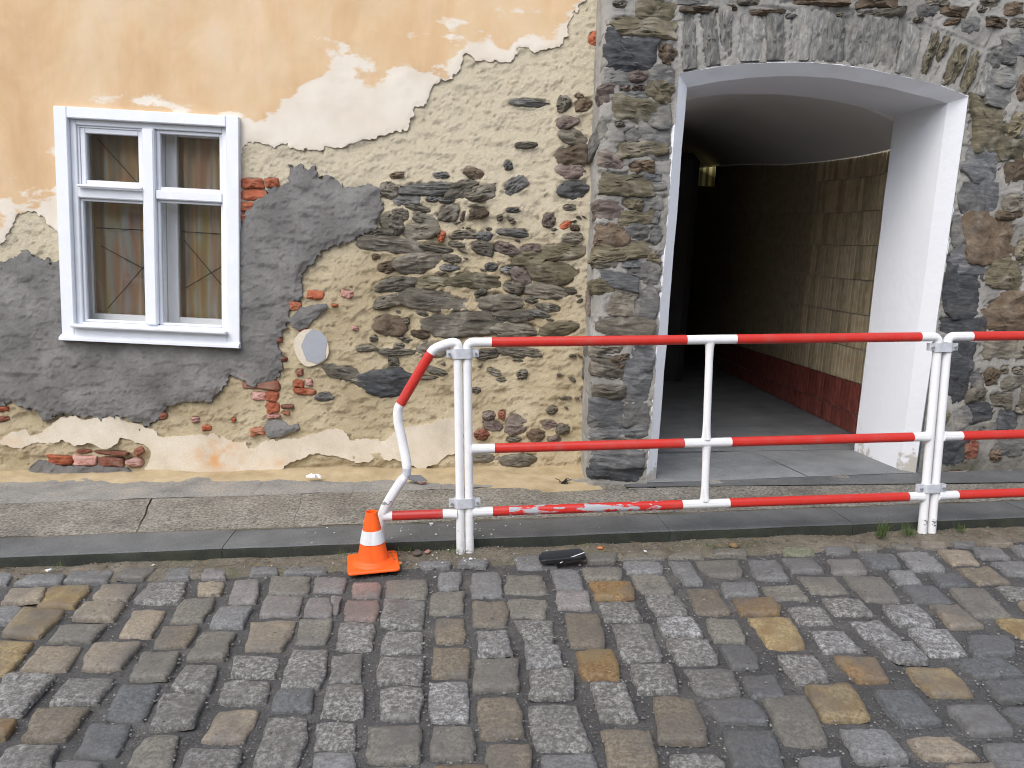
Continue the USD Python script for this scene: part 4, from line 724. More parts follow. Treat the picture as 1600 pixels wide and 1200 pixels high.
L2 = loop3(np.array([1.20, a2[0, 1], -0.05]), a2, np.array([2.79, 5.165, -0.05]))
def loft(loops, wob=0.004, seed=70, sub=8):
    Ls = []
    for a, b in zip(loops[:-1], loops[1:]):
        for t in np.linspace(0, 1, sub, endpoint=False): Ls.append(a*(1-t)+b*t)
    Ls.append(loops[-1]); v = np.array(Ls); nn = fbm(v*np.array([9.0, 9.0, 9.0]), 4, seed)-0.5
    v[..., 0] += wob*2*nn; v[..., 2] += wob*2*(fbm(v*9.0, 4, seed+5)-0.5)
    return trimesh.Trimesh(v.reshape(-1, 3), tris(grid_faces(*v.shape[:2])), process=False)
L0b = L0+np.array([0, 0.0, 0])
Lm = L0.copy(); cmid = np.array([(XL+XR)/2, 0, 1.2]); Lm[:, 0] += np.sign(Lm[:, 0]-cmid[0])*0.022*(np.abs(Lm[:, 0]-cmid[0]) > 0.86); Lm[14:54, 2] += 0.022; Lm[:, 1] += 0.03
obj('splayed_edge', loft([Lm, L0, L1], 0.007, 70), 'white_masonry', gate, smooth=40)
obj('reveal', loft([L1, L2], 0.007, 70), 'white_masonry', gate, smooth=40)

# ================================================================ THE TILED PASSAGE
passage = thing('tiled_passage', 'dark tiled passage with plain vaulted ceiling behind the white gateway', 'passage')
ZE = 1.40
TW = np.array([(2.98, 5.165), (3.02, 5.45), (3.077, 5.72), (3.169, 7.222), (3.318, 9.328), (3.507, 12.161), (3.58, 13.4)])   # foot of the right wall
TT = np.array([(5.0, 1.13), (5.68, 1.183), (6.28, 1.235), (7.0, 1.318), (8.12, 1.468), (10.33, 1.83), (12.7, 2.16), (13.4, 2.25)])
tl = np.r_[0, np.cumsum(np.linalg.norm(np.diff(TW, axis=0), axis=1))]
def tw(d): return np.array([np.interp(d, tl, TW[:, 0]), np.interp(d, tl, TW[:, 1])])
def fz(x): return float(road_z(x))+0.09
def top_z(y): return np.interp(y, TT[:, 0], TT[:, 1])+ZE
ds = np.linspace(0, tl[-1], 40)
back = np.array([[(*tw(d), fz(tw(d)[0])-0.05), (*tw(d), top_z(tw(d)[1])+0.02)] for d in ds]) + np.array([0.012, 0, 0])
obj('tile_backing', trimesh.Trimesh(back.reshape(-1, 3), tris(grid_faces(40, 2)), process=False), 'tile_grout', passage)
# ceiling: vault from the tiled wall over to the left wall
secs = []
for d in np.linspace(0, tl[-1], 26):
    p = tw(d); zt = top_z(p[1]); xl = 0.95; t = np.linspace(0, 1, 24); x = p[0]+(xl-p[0])*t
    rise = 0.34+0.02*d
    secs.append(np.stack([x, np.full_like(x, p[1]), zt+rise*np.sin(np.pi*np.clip(t, 0, 1))**0.8], -1))
secs = np.array(secs); obj('ceiling', trimesh.Trimesh(secs.reshape(-1, 3), tris(grid_faces(26, 24)), process=False), 'passage_plaster', passage, smooth=True)
lw = np.array([[(0.95, y, -0.1), (0.95, y, top_z(y)+0.01)] for y in np.linspace(5.0, 13.4, 8)]); obj('left_wall', trimesh.Trimesh(lw.reshape(-1, 3), tris(grid_faces(8, 2)), process=False), 'passage_plaster', passage)
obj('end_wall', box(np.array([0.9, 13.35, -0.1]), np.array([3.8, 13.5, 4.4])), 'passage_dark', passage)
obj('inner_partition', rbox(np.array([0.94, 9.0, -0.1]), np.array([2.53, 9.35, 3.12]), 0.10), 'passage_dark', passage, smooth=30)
# rear face of the gateway wall, closing the step between reveal and passage
sec0 = loop3(np.array([0.94, 5.17, -0.05]), secs[0][::-1]+np.array([0, 0.005, 0]), np.array([2.98, 5.17, -0.05]))
obj('rear_face', loft([L2, L2+(sec0-L2)*0.02, sec0], 0.007, 70, 1), 'passage_plaster', passage)
obj('roof_slab', box(np.array([0.7, 5.35, 4.4]), np.array([4.2, 13.5, 4.5])), 'passage_dark', passage)
# tiles, one by one as far as they can be told apart
TWD, THT = 0.072, 0.285
far_y, far_r = [], []
def tile(d0, d1, z0, z1, mt, single):
    a, b = tw(d0+0.0065), tw(d1-0.0065); n = np.array([-(b-a)[1], (b-a)[0]]); n /= np.linalg.norm(n)
    jit = RNG.normal(0, 0.0012); o = lambda p, h: np.array([p[0]+n[0]*h, p[1]+n[1]*h])
    e = 0.004; pts = []
    for h, ins in ((-0.006, 0.0), (0.0008+jit*0.5, 0.0), (0.0022+jit*0.5, e*0.5)):
        A, Bq = a+(b-a)*ins/0.15, b-(b-a)*ins/0.15
        for p, z in ((A, z0+ins), (Bq, z0+ins), (Bq, z1-ins), (A, z1-ins)): pts.append([*o(p, h), z])
    m = trimesh.convex.convex_hull(np.array(pts))
    if single: obj('tile', m, mt, passage)
    else: (far_r if mt == 'tile_red' else far_y).append(m)
nd = int(tl[-1]/TWD)
for i in range(nd):
    d0, d1 = i*TWD, (i+1)*TWD; p = tw((d0+d1)/2); zf = fz(p[0]); zt = top_z(p[1])-0.005; near = i < 28
    zr = zf+0.43; edges = [zf+0.005, zf+0.17, zr]+[zr+(zt-zr)*f_ for f_ in (0.151, 0.302, 0.453, 0.604, 0.755, 0.905, 1.0)]
    for k_, (z, z1) in enumerate(zip(edges[:-1], edges[1:])): tile(d0, d1, z+0.004, z1-0.004, 'tile_red' if k_ < 2 else 'tile_yellow', near)
for far, mt in ((far_y, 'tile_yellow'), (far_r, 'tile_red')):
    if far: tag(obj('tile_field', cat(far), mt, passage), kind='stuff')
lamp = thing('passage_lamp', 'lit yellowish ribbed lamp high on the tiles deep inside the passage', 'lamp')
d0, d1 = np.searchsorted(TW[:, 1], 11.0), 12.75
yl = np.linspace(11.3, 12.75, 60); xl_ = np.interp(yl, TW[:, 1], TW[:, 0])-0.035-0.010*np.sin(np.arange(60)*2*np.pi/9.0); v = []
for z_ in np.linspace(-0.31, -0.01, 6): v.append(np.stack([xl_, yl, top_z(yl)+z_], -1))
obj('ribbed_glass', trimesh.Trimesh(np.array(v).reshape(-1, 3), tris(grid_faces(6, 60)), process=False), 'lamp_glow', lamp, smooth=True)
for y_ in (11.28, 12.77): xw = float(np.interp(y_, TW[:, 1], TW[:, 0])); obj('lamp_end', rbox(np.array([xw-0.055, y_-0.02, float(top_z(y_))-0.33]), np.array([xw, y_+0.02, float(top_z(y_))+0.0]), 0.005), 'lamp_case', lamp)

# ================================================================ GROUND
KT = 0.035                                            # kerb face, metres behind the railing line
ss = np.r_[np.linspace(-14, -4.6, 12), np.arange(-4.5, 5.6, 0.02), np.linspace(5.7, 14, 12)]
tt = np.r_[np.linspace(-9, -2.5, 12), np.arange(-2.4, KT+0.03, 0.02)]
S_, T_ = np.meshgrid(ss, tt, indexing='ij')
hz = -0.016+0.014*(fbm(np.stack([S_*18, T_*18, S_*0], -1), 4, 81)-0.5)+0.010*(fbm(np.stack([S_*3, T_*3, S_*0], -1), 2, 82)-0.5)
road = thing('road', kind='structure')
obj('joint_sand', trimesh.Trimesh(street(S_, T_, hz).reshape(-1, 3), tris(grid_faces(*S_.shape)), process=False), 'joint_grit', road, smooth=True)

SETTS = {0: """-60,80,155,-90,40,215,g 150,350,160,75,320,215,g 390,610,140,340,570,203,g 660,850,130,615,760,187,n 910,1040,125,885,1010,185,g 1090,1215,125,1075,1210,182,p
70,260,225,0,205,318,t 290,490,212,185,390,335,y 555,740,200,490,690,292,t 810,1005,188,715,950,312,s 1060,1205,195,1065,1180,265,t 1260,1385,185,1225,1370,315,p
-70,135,330,-120,70,420,g 130,350,348,5,215,492,y 460,670,300,375,600,410,t 720,890,342,630,800,495,t 985,1155,280,905,1085,415,n 1180,1355,328,1115,1300,445,g
-110,190,508,-160,20,700,y 335,575,422,260,490,518,n 875,1070,432,810,990,552,b 1085,1265,455,990,1190,625,n
225,450,530,105,345,675,t 510,755,518,425,635,672,t 775,970,568,685,890,728,n 995,1170,640,905,1120,790,s 1255,1500,588,1225,1475,708,s
30,310,688,-60,110,915,s 370,615,703,265,520,850,s 660,865,738,560,760,945,d 870,1100,795,795,1020,992,s 1200,1440,728,1160,1420,850,s
-100,95,932,-130,20,1030,o 200,485,870,115,350,1045,b 490,710,958,395,615,1130,d 780,975,1010,680,900,1195,n 1180,1400,875,1065,1310,1055,t
70,330,1065,-60,220,1250,s 300,550,1165,200,480,1330,g 1020,1300,1080,920,1240,1290,s 640,860,1215,560,780,1400,n""",
400: """150,390,115,145,370,155,g -20,120,125,-30,110,163,g 870,1045,90,890,1040,125,g 1090,1250,85,1085,1230,120,g
95,295,165,60,270,265,n 320,490,170,295,470,258,p 530,670,195,512,665,282,r 700,915,185,695,910,285,n 985,1100,150,970,1090,240,g 1165,1310,150,1155,1320,280,g
60,250,268,15,220,385,p 285,400,280,245,405,388,p 403,465,275,410,440,370,p 490,665,295,475,650,402,r 690,905,292,670,900,445,s 945,1110,252,930,1115,372,n 1165,1340,305,1165,1340,440,b
-20,215,395,-60,140,570,t 235,415,395,210,380,530,n 455,640,410,430,625,565,s 700,890,460,665,885,580,s 970,1120,385,965,1120,522,b 1180,1345,455,1185,1371,600,S
200,395,548,130,345,770,s 415,565,582,385,575,735,s 670,890,600,655,885,745,s 950,1140,540,940,1140,715,b 1175,1400,618,1170,1400,785,n
110,310,780,85,290,900,d 385,580,745,345,580,930,s 680,890,758,675,880,940,s 930,1140,728,940,1155,950,S 1200,1400,800,1200,1440,1030,b
70,285,920,-20,235,1190,s 330,540,945,305,545,1105,s 620,885,960,600,885,1165,n 950,1165,975,945,1165,1150,n 1230,1460,1050,1240,1480,1250,b
310,530,1120,280,530,1300,g 600,880,1185,590,890,1380,n 960,1240,1170,960,1260,1380,o""",
800: """385,570,50,410,555,98,n 590,800,40,600,820,78,n 840,1020,30,835,1030,75,n 1070,1255,25,1085,1255,65,n
-20,160,160,-40,190,265,n 205,345,135,240,395,240,g 375,580,115,400,590,190,n 600,790,88,615,815,152,g 840,945,92,930,1030,220,g 980,1200,80,1060,1240,175,n
-30,190,275,-20,180,385,n 235,405,248,250,430,345,p 420,630,195,450,655,292,o 640,820,165,690,870,258,n 930,1090,228,1000,1170,372,b 1120,1290,198,1150,1330,275,g
10,225,395,75,230,515,s 280,450,362,320,505,550,b 470,650,300,490,710,408,s 710,880,262,770,950,370,s 1180,1400,285,1230,1440,375,o
70,240,530,75,285,655,S 345,540,562,385,580,722,o 535,740,425,600,810,622,s 770,960,388,820,1030,490,S 1030,1200,395,1090,1260,525,n
90,320,680,100,325,825,s 625,850,635,680,900,800,s 825,1050,505,900,1110,640,s 1110,1270,530,1180,1340,660,d
85,345,840,120,430,1100,s 420,600,735,480,680,950,s 920,1170,655,1010,1235,805,s
760,980,810,790,1050,1070,b 1010,1290,820,1130,1380,960,d 1220,1400,690,1290,1480,830,d 480,740,980,520,790,1200,b 150,430,1110,200,480,1300,g 840,1100,1110,880,1180,1300,s 1130,1400,990,1190,1460,1200,d""",
1200: """70,240,10,90,255,55,m 290,440,12,320,450,50,g 450,580,-5,480,585,38,n 650,780,-10,690,790,20,n 810,950,-12,850,965,20,t 980,1110,-20,1010,1120,8,g 1150,1300,-25,1180,1320,5,t 1090,1230,12,1140,1310,75,g 1290,1450,5,1370,1500,65,g
-110,45,80,-60,120,190,g 75,230,70,135,305,150,g 320,480,68,360,540,155,p 485,660,50,560,720,125,d 690,850,40,790,960,142,g 900,1060,28,990,1145,105,t 1190,1400,85,1300,1500,165,g
160,350,160,245,450,265,n 400,610,160,530,720,308,n 640,770,130,700,830,215,g -40,150,215,30,235,300,n 850,1010,150,930,1080,225,d 1000,1180,118,1130,1310,210,b 1200,1400,220,1310,1480,290,s
95,280,320,170,360,425,s 290,480,285,370,580,378,s 700,880,210,800,1000,310,d 960,1140,235,1110,1330,390,n 1330,1450,310,1400,1500,360,t -105,110,388,10,215,560,y
225,410,450,300,515,580,S 425,600,400,540,725,515,S 610,790,325,700,905,435,S 870,1010,322,980,1165,450,t 1210,1400,395,1370,1520,505,y
40,250,580,150,350,740,s 345,570,595,490,660,735,o 550,770,520,690,870,635,S 740,950,440,880,1090,595,S 1060,1280,470,1110,1340,590,d
190,430,755,300,550,940,y 725,960,655,880,1120,815,y 980,1240,605,1130,1400,710,d 1150,1420,720,1260,1500,840,d 550,760,780,720,940,970,d -40,200,800,100,330,1080,n
370,620,990,490,770,1165,g 740,970,1020,860,1150,1150,t 950,1200,860,1090,1340,1020,g 1250,1450,870,1340,1520,960,d 1160,1420,1060,1250,1500,1230,g 165,380,1125,220,440,1280,g 950,1200,1175,1000,1280,1300,t 560,800,1190,640,860,1330,g"""}
polys, codes = [], []
for ox, text in SETTS.items():
    for row in text.split():
        *v, c = row.split(','); a, b, y1, d, e, y2 = (float(x) for x in v); k = 400/1371.0
        q = np.array([on_ground(ox+x*k, 850+y*k)[:2] for x, y in ((d, y2), (e, y2), (b, y1), (a, y1))])
        polys.append(q); codes.append(c)
# the same paving carried on where the frame ends
shp = [Polygon(p) for p in polys]; rs = np.random.default_rng(17); tree = STRtree(shp); more = []
vis = Polygon(np.array([street(s, t)[:2] for s, t in ((-5.2, -2.35), (5.6, -2.35), (5.6, -0.07), (-5.2, -0.07))]))
for i, s0 in enumerate(np.arange(-5.2, 5.5, 0.215)):
    for j, t0 in enumerate(np.arange(-2.35, -0.16, 0.185)):
        s1, t1 = s0+0.19, t0+0.16; off = 0.09*(i % 2); jt = rs.normal(0, 0.006, (4, 2))
        q = np.array([street(s, t+off)[:2] for s, t in ((s0, t0), (s1, t0), (s1, t1), (s0, t1))])+jt; pg = Polygon(q)
        if t1+off > -0.05: continue
        hit = [k for k in tree.query(pg) if shp[k].intersection(pg).area > 0.0008 or shp[k].distance(pg) < 0.004]
        if not hit: polys.append(q); codes.append(str(rs.choice(list('gnsbdsnp'))))
def sett(q, seed, n=11):
    r = np.random.default_rng(seed); c = q.mean(0)
    u, v = np.meshgrid(np.linspace(-1, 1, n), np.linspace(-1, 1, n), indexing='ij')
    m = np.maximum(abs(u), abs(v)); pw = np.sqrt(u*u+v*v)
    rnd = 0.20; q = np.array([q[0]*0.966+q[3]*0.034, q[1]*0.966+q[2]*0.034, q[2]*0.966+q[1]*0.034, q[3]*0.966+q[0]*0.034]); q = np.array([q[0]*1.02-q[1]*0.02, q[1]*1.02-q[0]*0.02, q[2]*1.02-q[3]*0.02, q[3]*1.02-q[2]*0.02]); uu = u*np.sqrt(1-rnd*0.40*v*v*m**4*u*u); vv = v*np.sqrt(1-rnd*0.40*u*u*m**4*v*v)
    A, Bq, C, D = q; p = (A*((1-uu)*(1-vv))[..., None]+Bq*((1+uu)*(1-vv))[..., None]+C*((1+uu)*(1+vv))[..., None]+D*((1-uu)*(1+vv))[..., None])/4
    nz = np.stack([fbm(np.stack([p[..., 0]*16, p[..., 1]*16, p[..., 0]*0+k], -1), 3, 91+k)-0.5 for k in (0, 5)], -1)
    p = p+nz*0.024*(m**3)[..., None]
    h0 = r.normal(0.004, 0.0035); tl_ = r.normal(0, 0.022, 2); L = np.linalg.norm(q[1]-q[0])
    h = h0+0.002*(1-m**2)-0.006*m**16+(p[..., 0]-c[0])*tl_[0]+(p[..., 1]-c[1])*tl_[1]+0.016*(fbm(np.stack([p[..., 0]*30, p[..., 1]*30, p[..., 0]*0+seed*0.7], -1), 4, 95)-0.5)
    V_ = np.stack([p[..., 0], p[..., 1], road_z(p[..., 0])+h], -1).reshape(-1, 3); f = tris(grid_faces(n, n))
    rim = np.r_[np.arange(n)*n, (n-1)*n+np.arange(1, n), (np.arange(n-2, -1, -1))*n+n-1, np.arange(n-2, 0, -1)]
    sk = V_[rim].copy(); sk[:, :2] = c+(sk[:, :2]-c)*1.015; sk[:, 2] -= 0.020
    k = np.arange(len(rim)); n0 = len(V_); kk = (k+1) % len(rim)
    f = np.vstack([f, tris(np.stack([rim[k], rim[kk], n0+kk, n0+k], 1))])
    mm = trimesh.Trimesh(np.vstack([V_, sk]), f, process=False)
    return mm
for n, (q, c) in enumerate(zip(polys, codes)):
    obj('sett', sett(q, n), 'sett_'+c, road, smooth=True)
# loose grit in the joints
grit = {0: [], 1: []}; rg = np.random.default_rng(29); gtree = STRtree([Polygon(p) for p in polys])
ico = trimesh.creation.icosphere(0, 1.0)
for _ in range(24000):
    s0_, t0_ = rg.uniform(-3.0, 4.0), rg.uniform(-1.9, -0.05); P_ = street(s0_, t0_, 0.0)
    if len(gtree.query(Point(P_[:2]), predicate='intersects')) and rg.random() > 0.04: continue
    r_ = rg.uniform(0.0016, 0.0040)*(1+0.6*(rg.random() < 0.06)); m = ico.vertices*[1.2*r_, r_, 0.7*r_]
    zz_ = -0.004 if not len(gtree.query(Point(P_[:2]), predicate='intersects')) else 0.012
    grit[int(rg.random() < 0.22)].append(m+P_+[0, 0, zz_])
for k, mt in ((0, 'grit_dark'), (1, 'grit_pale')):
    n_ = len(grit[k]); vv = np.vstack(grit[k]); ff = (ico.faces[None]+12*np.arange(n_)[:, None, None]).reshape(-1, 3)
    tag(obj('joint_grit', trimesh.Trimesh(vv, ff, process=False), mt, road), kind='stuff')
# gutter dirt over the edge setts
gs = np.arange(-4.4, 5.4, 0.02); gt = np.linspace(-0.22, KT+0.02, 16); S2, T2 = np.meshgrid(gs, gt, indexing='ij')
nn = fbm(np.stack([S2*5, T2*9, S2*0], -1), 4, 101)
hh = -0.006+0.034*(nn-0.42)+0.012*np.clip((T2+0.10)/0.12, 0, 1)-0.05*np.clip((-0.12-T2)/0.1, 0, 1)+0.008*(fbm(np.stack([S2*30, T2*30, S2*0], -1), 3, 102)-0.5)
tag(obj('gutter_earth', trimesh.Trimesh(street(S2, T2, hh).reshape(-1, 3), tris(grid_faces(*S2.shape)), process=False), 'gutter_dirt', smooth=True), 'brown earth and moss in the gutter along the kerb', 'earth', kind='stuff')

gv_ = []; rg = np.random.default_rng(31)
for _ in range(3800):
    s0_, t0_ = rg.uniform(-2.9, 3.6), KT-abs(rg.normal(0, 0.075)); iu, it = int((s0_+4.4)/0.02), int(np.clip((t0_+0.22)/((KT+0.24)/15), 0, 15)); r_ = rg.uniform(0.002, 0.0055)
    gv_.append(ico.vertices@np.diag([1.3*r_, r_, 0.7*r_])+street(s0_, t0_, hh[iu, it]+0.001))
ff = (ico.faces[None]+12*np.arange(len(gv_))[:, None, None]).reshape(-1, 3)
tag(obj('gutter_gravel', trimesh.Trimesh(np.vstack(gv_), ff, process=False), 'gutter_bits', smooth=False), 'fine gravel and crumbs in the gutter along the kerb', 'gravel', kind='stuff')
# kerb stones
kerb = thing('kerb', kind='structure')
KJ = [-6.0, -3.55, -2.35, -1.28, -0.05, 1.0, 2.02, 3.1, 4.3, 6.5]
for a, b in zip(KJ[:-1], KJ[1:]):
    s = np.linspace(a+0.0012, b-0.0012, max(4, int((b-a)/0.05))); jz = RNG.normal(0, 0.0008)
    prof = [(KT+0.004, -0.05), (KT, 0.045), (KT+0.004, 0.058), (KT+0.016, 0.066), (KT+0.12, 0.069), (KT+0.243, 0.072), (KT+0.252, 0.068), (KT+0.252, -0.05)]
    v = np.array([[street(x, t+0.006*(fbm(np.array([x*6, t*40, 0.0]), 3, 111)-0.5), z+jz+0.006*(fbm(np.array([x*5, t*20, 4.0]), 3, 112)-0.5)) for t, z in prof] for x in s])
    body = trimesh.Trimesh(v[:, 2:].reshape(-1, 3), tris(grid_faces(len(s), len(prof)-2)), process=False)
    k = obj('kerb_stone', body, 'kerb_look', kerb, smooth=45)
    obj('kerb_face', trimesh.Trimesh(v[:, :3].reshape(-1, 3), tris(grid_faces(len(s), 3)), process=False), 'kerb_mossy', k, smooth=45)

# pavement slabs
pave = thing('pavement', kind='structure')
def slab(corners, mt, seed, name='paving_slab', rise=(0.076, 0.10), parent=pave, step=0.03, amp=0.010, tb=(0.30, 1.5), groove=0.004):
    """corners in (s, t): quad on the pavement"""
    A, Bq, C, D = np.array(corners, float); n = max(3, int(np.linalg.norm(Bq-A)/step)); m = max(3, int(np.linalg.norm(D-A)/step)); u, v = np.meshgrid(np.linspace(0, 1, n), np.linspace(0, 1, m), indexing='ij')
    p = A*((1-u)*(1-v))[..., None]+Bq*(u*(1-v))[..., None]+C*(u*v)[..., None]+D*((1-u)*v)[..., None]
    e = np.minimum(np.minimum(u*np.linalg.norm(Bq-A), (1-u)*np.linalg.norm(Bq-A)), np.minimum(v*np.linalg.norm(D-A), (1-v)*np.linalg.norm(D-A)))
    wob = fbm(np.stack([p[..., 0]*9, p[..., 1]*9, p[..., 0]*0+seed], -1), 3, 121)-0.5
    h = np.interp(p[..., 1], tb, rise)+amp*(fbm(np.stack([p[..., 0]*4, p[..., 1]*4, p[..., 0]*0+seed], -1), 4, 122)-0.5)+0.3*amp*(fbm(np.stack([p[..., 0]*40, p[..., 1]*40, p[..., 0]*0], -1), 3, 123)-0.5)-groove*np.exp(-e/0.008)
    edge = (np.minimum(np.minimum(u, 1-u), np.minimum(v, 1-v)) == 0)
    V_ = street(p[..., 0]+0.02*wob*edge, p[..., 1]+0.02*np.roll(wob, 2)*edge*(p[..., 1] > tb[0]+0.02), h)
    return obj(name, trimesh.Trimesh(V_.reshape(-1, 3), tris(grid_faces(n, m)), process=False), mt, parent, smooth=True)
def st(px, py, dz=0.085):
    p = on_ground(px, py, dz); d = p-np.array([0, Y0, 0]); return np.array([d@UH, d@TD])
K2 = KT+0.256
obj('pavement_bed', trimesh.Trimesh(street(*np.meshgrid(np.linspace(-6, 6, 60), np.linspace(K2-0.02, 1.7, 12), indexing='ij'), 0.072).reshape(-1, 3), tris(grid_faces(60, 12)), process=False), 'gutter_dirt', pave)
FJ = [(-4.6, -4.6), (-1.93, -1.79), (-1.045, -0.99), (-0.05, -0.03), (0.42, 0.45), (1.12, 1.18), (1.95, 2.0), (2.62, 2.62), (4.0, 3.95), (5.5, 5.5)]
for n, ((a0, a1), (b0, b1)) in enumerate(zip(FJ[:-1], FJ[1:])):
    # first value: far edge, second: kerb side
    tb_ = 0.86 if b0 < 0.7 else 0.74
    g_ = 0.005 if n == 1 else 0.0012; h_ = 0.005 if n == 0 else 0.0012
    slab([(a1+g_, K2), (b1-h_, K2), (b0-h_, tb_), (a0+g_, tb_)], 'paving_front', 0, groove=0.002)
BJ = [-4.6, -3.4, -2.66, -1.9, -1.35, -0.75, -0.2, 0.30, 0.78]
for n, (a, b) in enumerate(zip(BJ[:-1], BJ[1:])):
    slab([(a+0.0008, 0.862), (b-0.0008, 0.862), (b-0.0008, 1.55), (a+0.0008, 1.55)], 'paving_back', 40, amp=0.018, groove=0.003)
for n, a in enumerate(np.arange(0.80, 4.9, 0.17)):
    slab([(a+0.004, 0.75), (a+0.166, 0.75), (a+0.166, 0.905), (a+0.004, 0.905)], 'paving_back' if n % 3 else 'paving_front', 70+n, name='small_stone', amp=0.016)
slab([(2.86, 0.91), (5.4, 0.91), (5.4, 1.3), (2.86, 1.3)], 'paving_back', 99)
# sand fallen from the wall, lying along its foot
gs = np.arange(-4.1, 0.78, 0.02); gt = np.linspace(0, 0.66, 34); S3, T3 = np.meshgrid(gs, gt, indexing='ij')
n3 = fbm(np.stack([S3*3.2, T3*5, S3*0], -1), 4, 131); n4 = fbm(np.stack([S3*25, T3*25, S3*0], -1), 3, 132)
wid = 0.25+0.20*np.clip((S3+0.6)/1.0, 0, 1)*np.clip((0.95-S3)/0.2, 0, 1)
hh = -0.001+0.024*np.clip(1-T3/wid, 0, 1)**1.5+0.050*(n3-0.5)*np.clip(1.5-T3/wid, 0.25, 1)+0.008*(n4-0.5)-0.05*np.clip(T3/wid-0.8, 0, 1)
zz = road_z(S3)+0.098+hh
tag(obj('sand_drift', trimesh.Trimesh(np.stack([S3, WALL_Y+0.03-T3, zz], -1).reshape(-1, 3), tris(grid_faces(*S3.shape)), process=False), 'sand_look', smooth=True), 'sandy mortar fallen along the foot of the house wall', 'sand', kind='stuff')
# floor of the passage
pf = thing('passage_floor', kind='structure')
def fslab(q, seed):
    q = np.array(q, float); n = 16; u, v = np.meshgrid(np.linspace(0, 1, n), np.linspace(0, 1, n), indexing='ij')
    p = q[0]*((1-u)*(1-v))[..., None]+q[1]*(u*(1-v))[..., None]+q[2]*(u*v)[..., None]+q[3]*((1-u)*v)[..., None]
    e = np.minimum(np.minimum(u, 1-u), np.minimum(v, 1-v))
    z = road_z(p[..., 0])+0.094+0.006*(fbm(np.stack([p[..., 0]*3, p[..., 1]*3, p[..., 0]*0+seed], -1), 3, 141)-0.5)-0.003*(e < 1e-6)
    obj('floor_slab', trimesh.Trimesh(np.stack([p[..., 0], p[..., 1], z], -1).reshape(-1, 3), tris(grid_faces(n, n)), process=False), 'passage_slab', pf, smooth=True)
fl = lambda *p: on_ground(*p, 0.094)[:2]
ya, yb_ = 4.375, 4.55
fslab([(0.98, gate_y(0.98)+0.0), (2.13, gate_y(2.13)), (2.02, 5.20), (0.98, 5.12)], 1)
fslab([(2.138, gate_y(2.138)), (3.0, gate_y(3.0)), (3.0, 5.20), (2.028, 5.206)], 2)
yy = 5.215
for n in range(9):
    y2 = yy+0.92; xm = 1.9+0.25*math.sin(n*2.1)
    fslab([(0.94, yy), (xm, yy), (xm, y2-0.006), (0.94, y2-0.006)], 10+n); fslab([(xm+0.006, yy), (3.75, yy), (3.75, y2-0.006), (xm+0.006, y2-0.006)], 30+n); yy = y2
obj('floor_bed', trimesh.Trimesh(np.array([(x, y, road_z(x)+0.089) for x in (0.9, 3.8) for y in (4.3, 13.5)]), [[0, 2, 3], [0, 3, 1]], process=False), 'kerb_look', pf)

# ================================================================ RAILINGS
RT, RP = 0.0235, 0.0215
def rail(name, pts, rad, mt, par): return obj(name, tube(pts, rad, 18), mt, par, smooth=50)
def clamp(s, h, par):
    """band round both posts with two bolted ears"""
    c = fence(s, h); a = np.linspace(0, 2*np.pi, 28, endpoint=False); R_ = RP+0.005; off = 0.026; out = []
    for zz_ in (-0.024, 0.024):
        for t in a:
            x = math.cos(t)*R_+(off if math.cos(t) > 0 else -off); out.append(c+U*x+TD*math.sin(t)*R_+NF*zz_)
    band = trimesh.convex.convex_hull(np.array(out))
    k = obj('clamp', band, 'galvanised', par, smooth=35)
    for sg in (-1, 1):
        e0 = c+U*sg*(off+R_-0.006); pts = [e0+U*sg*x+TD*y+NF*z for x in (0, 0.032) for y in (-0.012, 0.012) for z in (-0.018, 0.020)]
        obj('ear', trimesh.convex.convex_hull(np.array(pts)), 'galvanised', k, smooth=20)
        m = tube([e0+U*sg*0.018-TD*0.026, e0+U*sg*0.018+TD*0.022], 0.0065, 6); obj('bolt', m, 'bolt_steel', k)
def flare(s, h0, h1): 
    hs = np.linspace(h0, h1, 26); d = np.minimum(hs-h0, h1-hs)
    return tube([fence(s, h) for h in hs], 0.019+0.006*np.exp(-d/0.03), 16)
def straight(name, par, s0, s1, h, bands, mt='white_enamel', red='red_enamel', rad=RT, weld=True):
    sl = np.linspace(s0, s1, 60); d = np.minimum(sl-s0, s1-sl)
    r = rad+(0.008*np.exp(-d/0.022)*0.6 if weld else 0)
    p = rail(name, [fence(x, h) for x in sl], r, mt, par)
    for b in bands:
        a, b_, *m = b; obj('red_band', tube([fence(x, h) for x in np.linspace(a, b_, 30)], rad+0.0012, 18), m[0] if m else red, p, smooth=50)
    return p
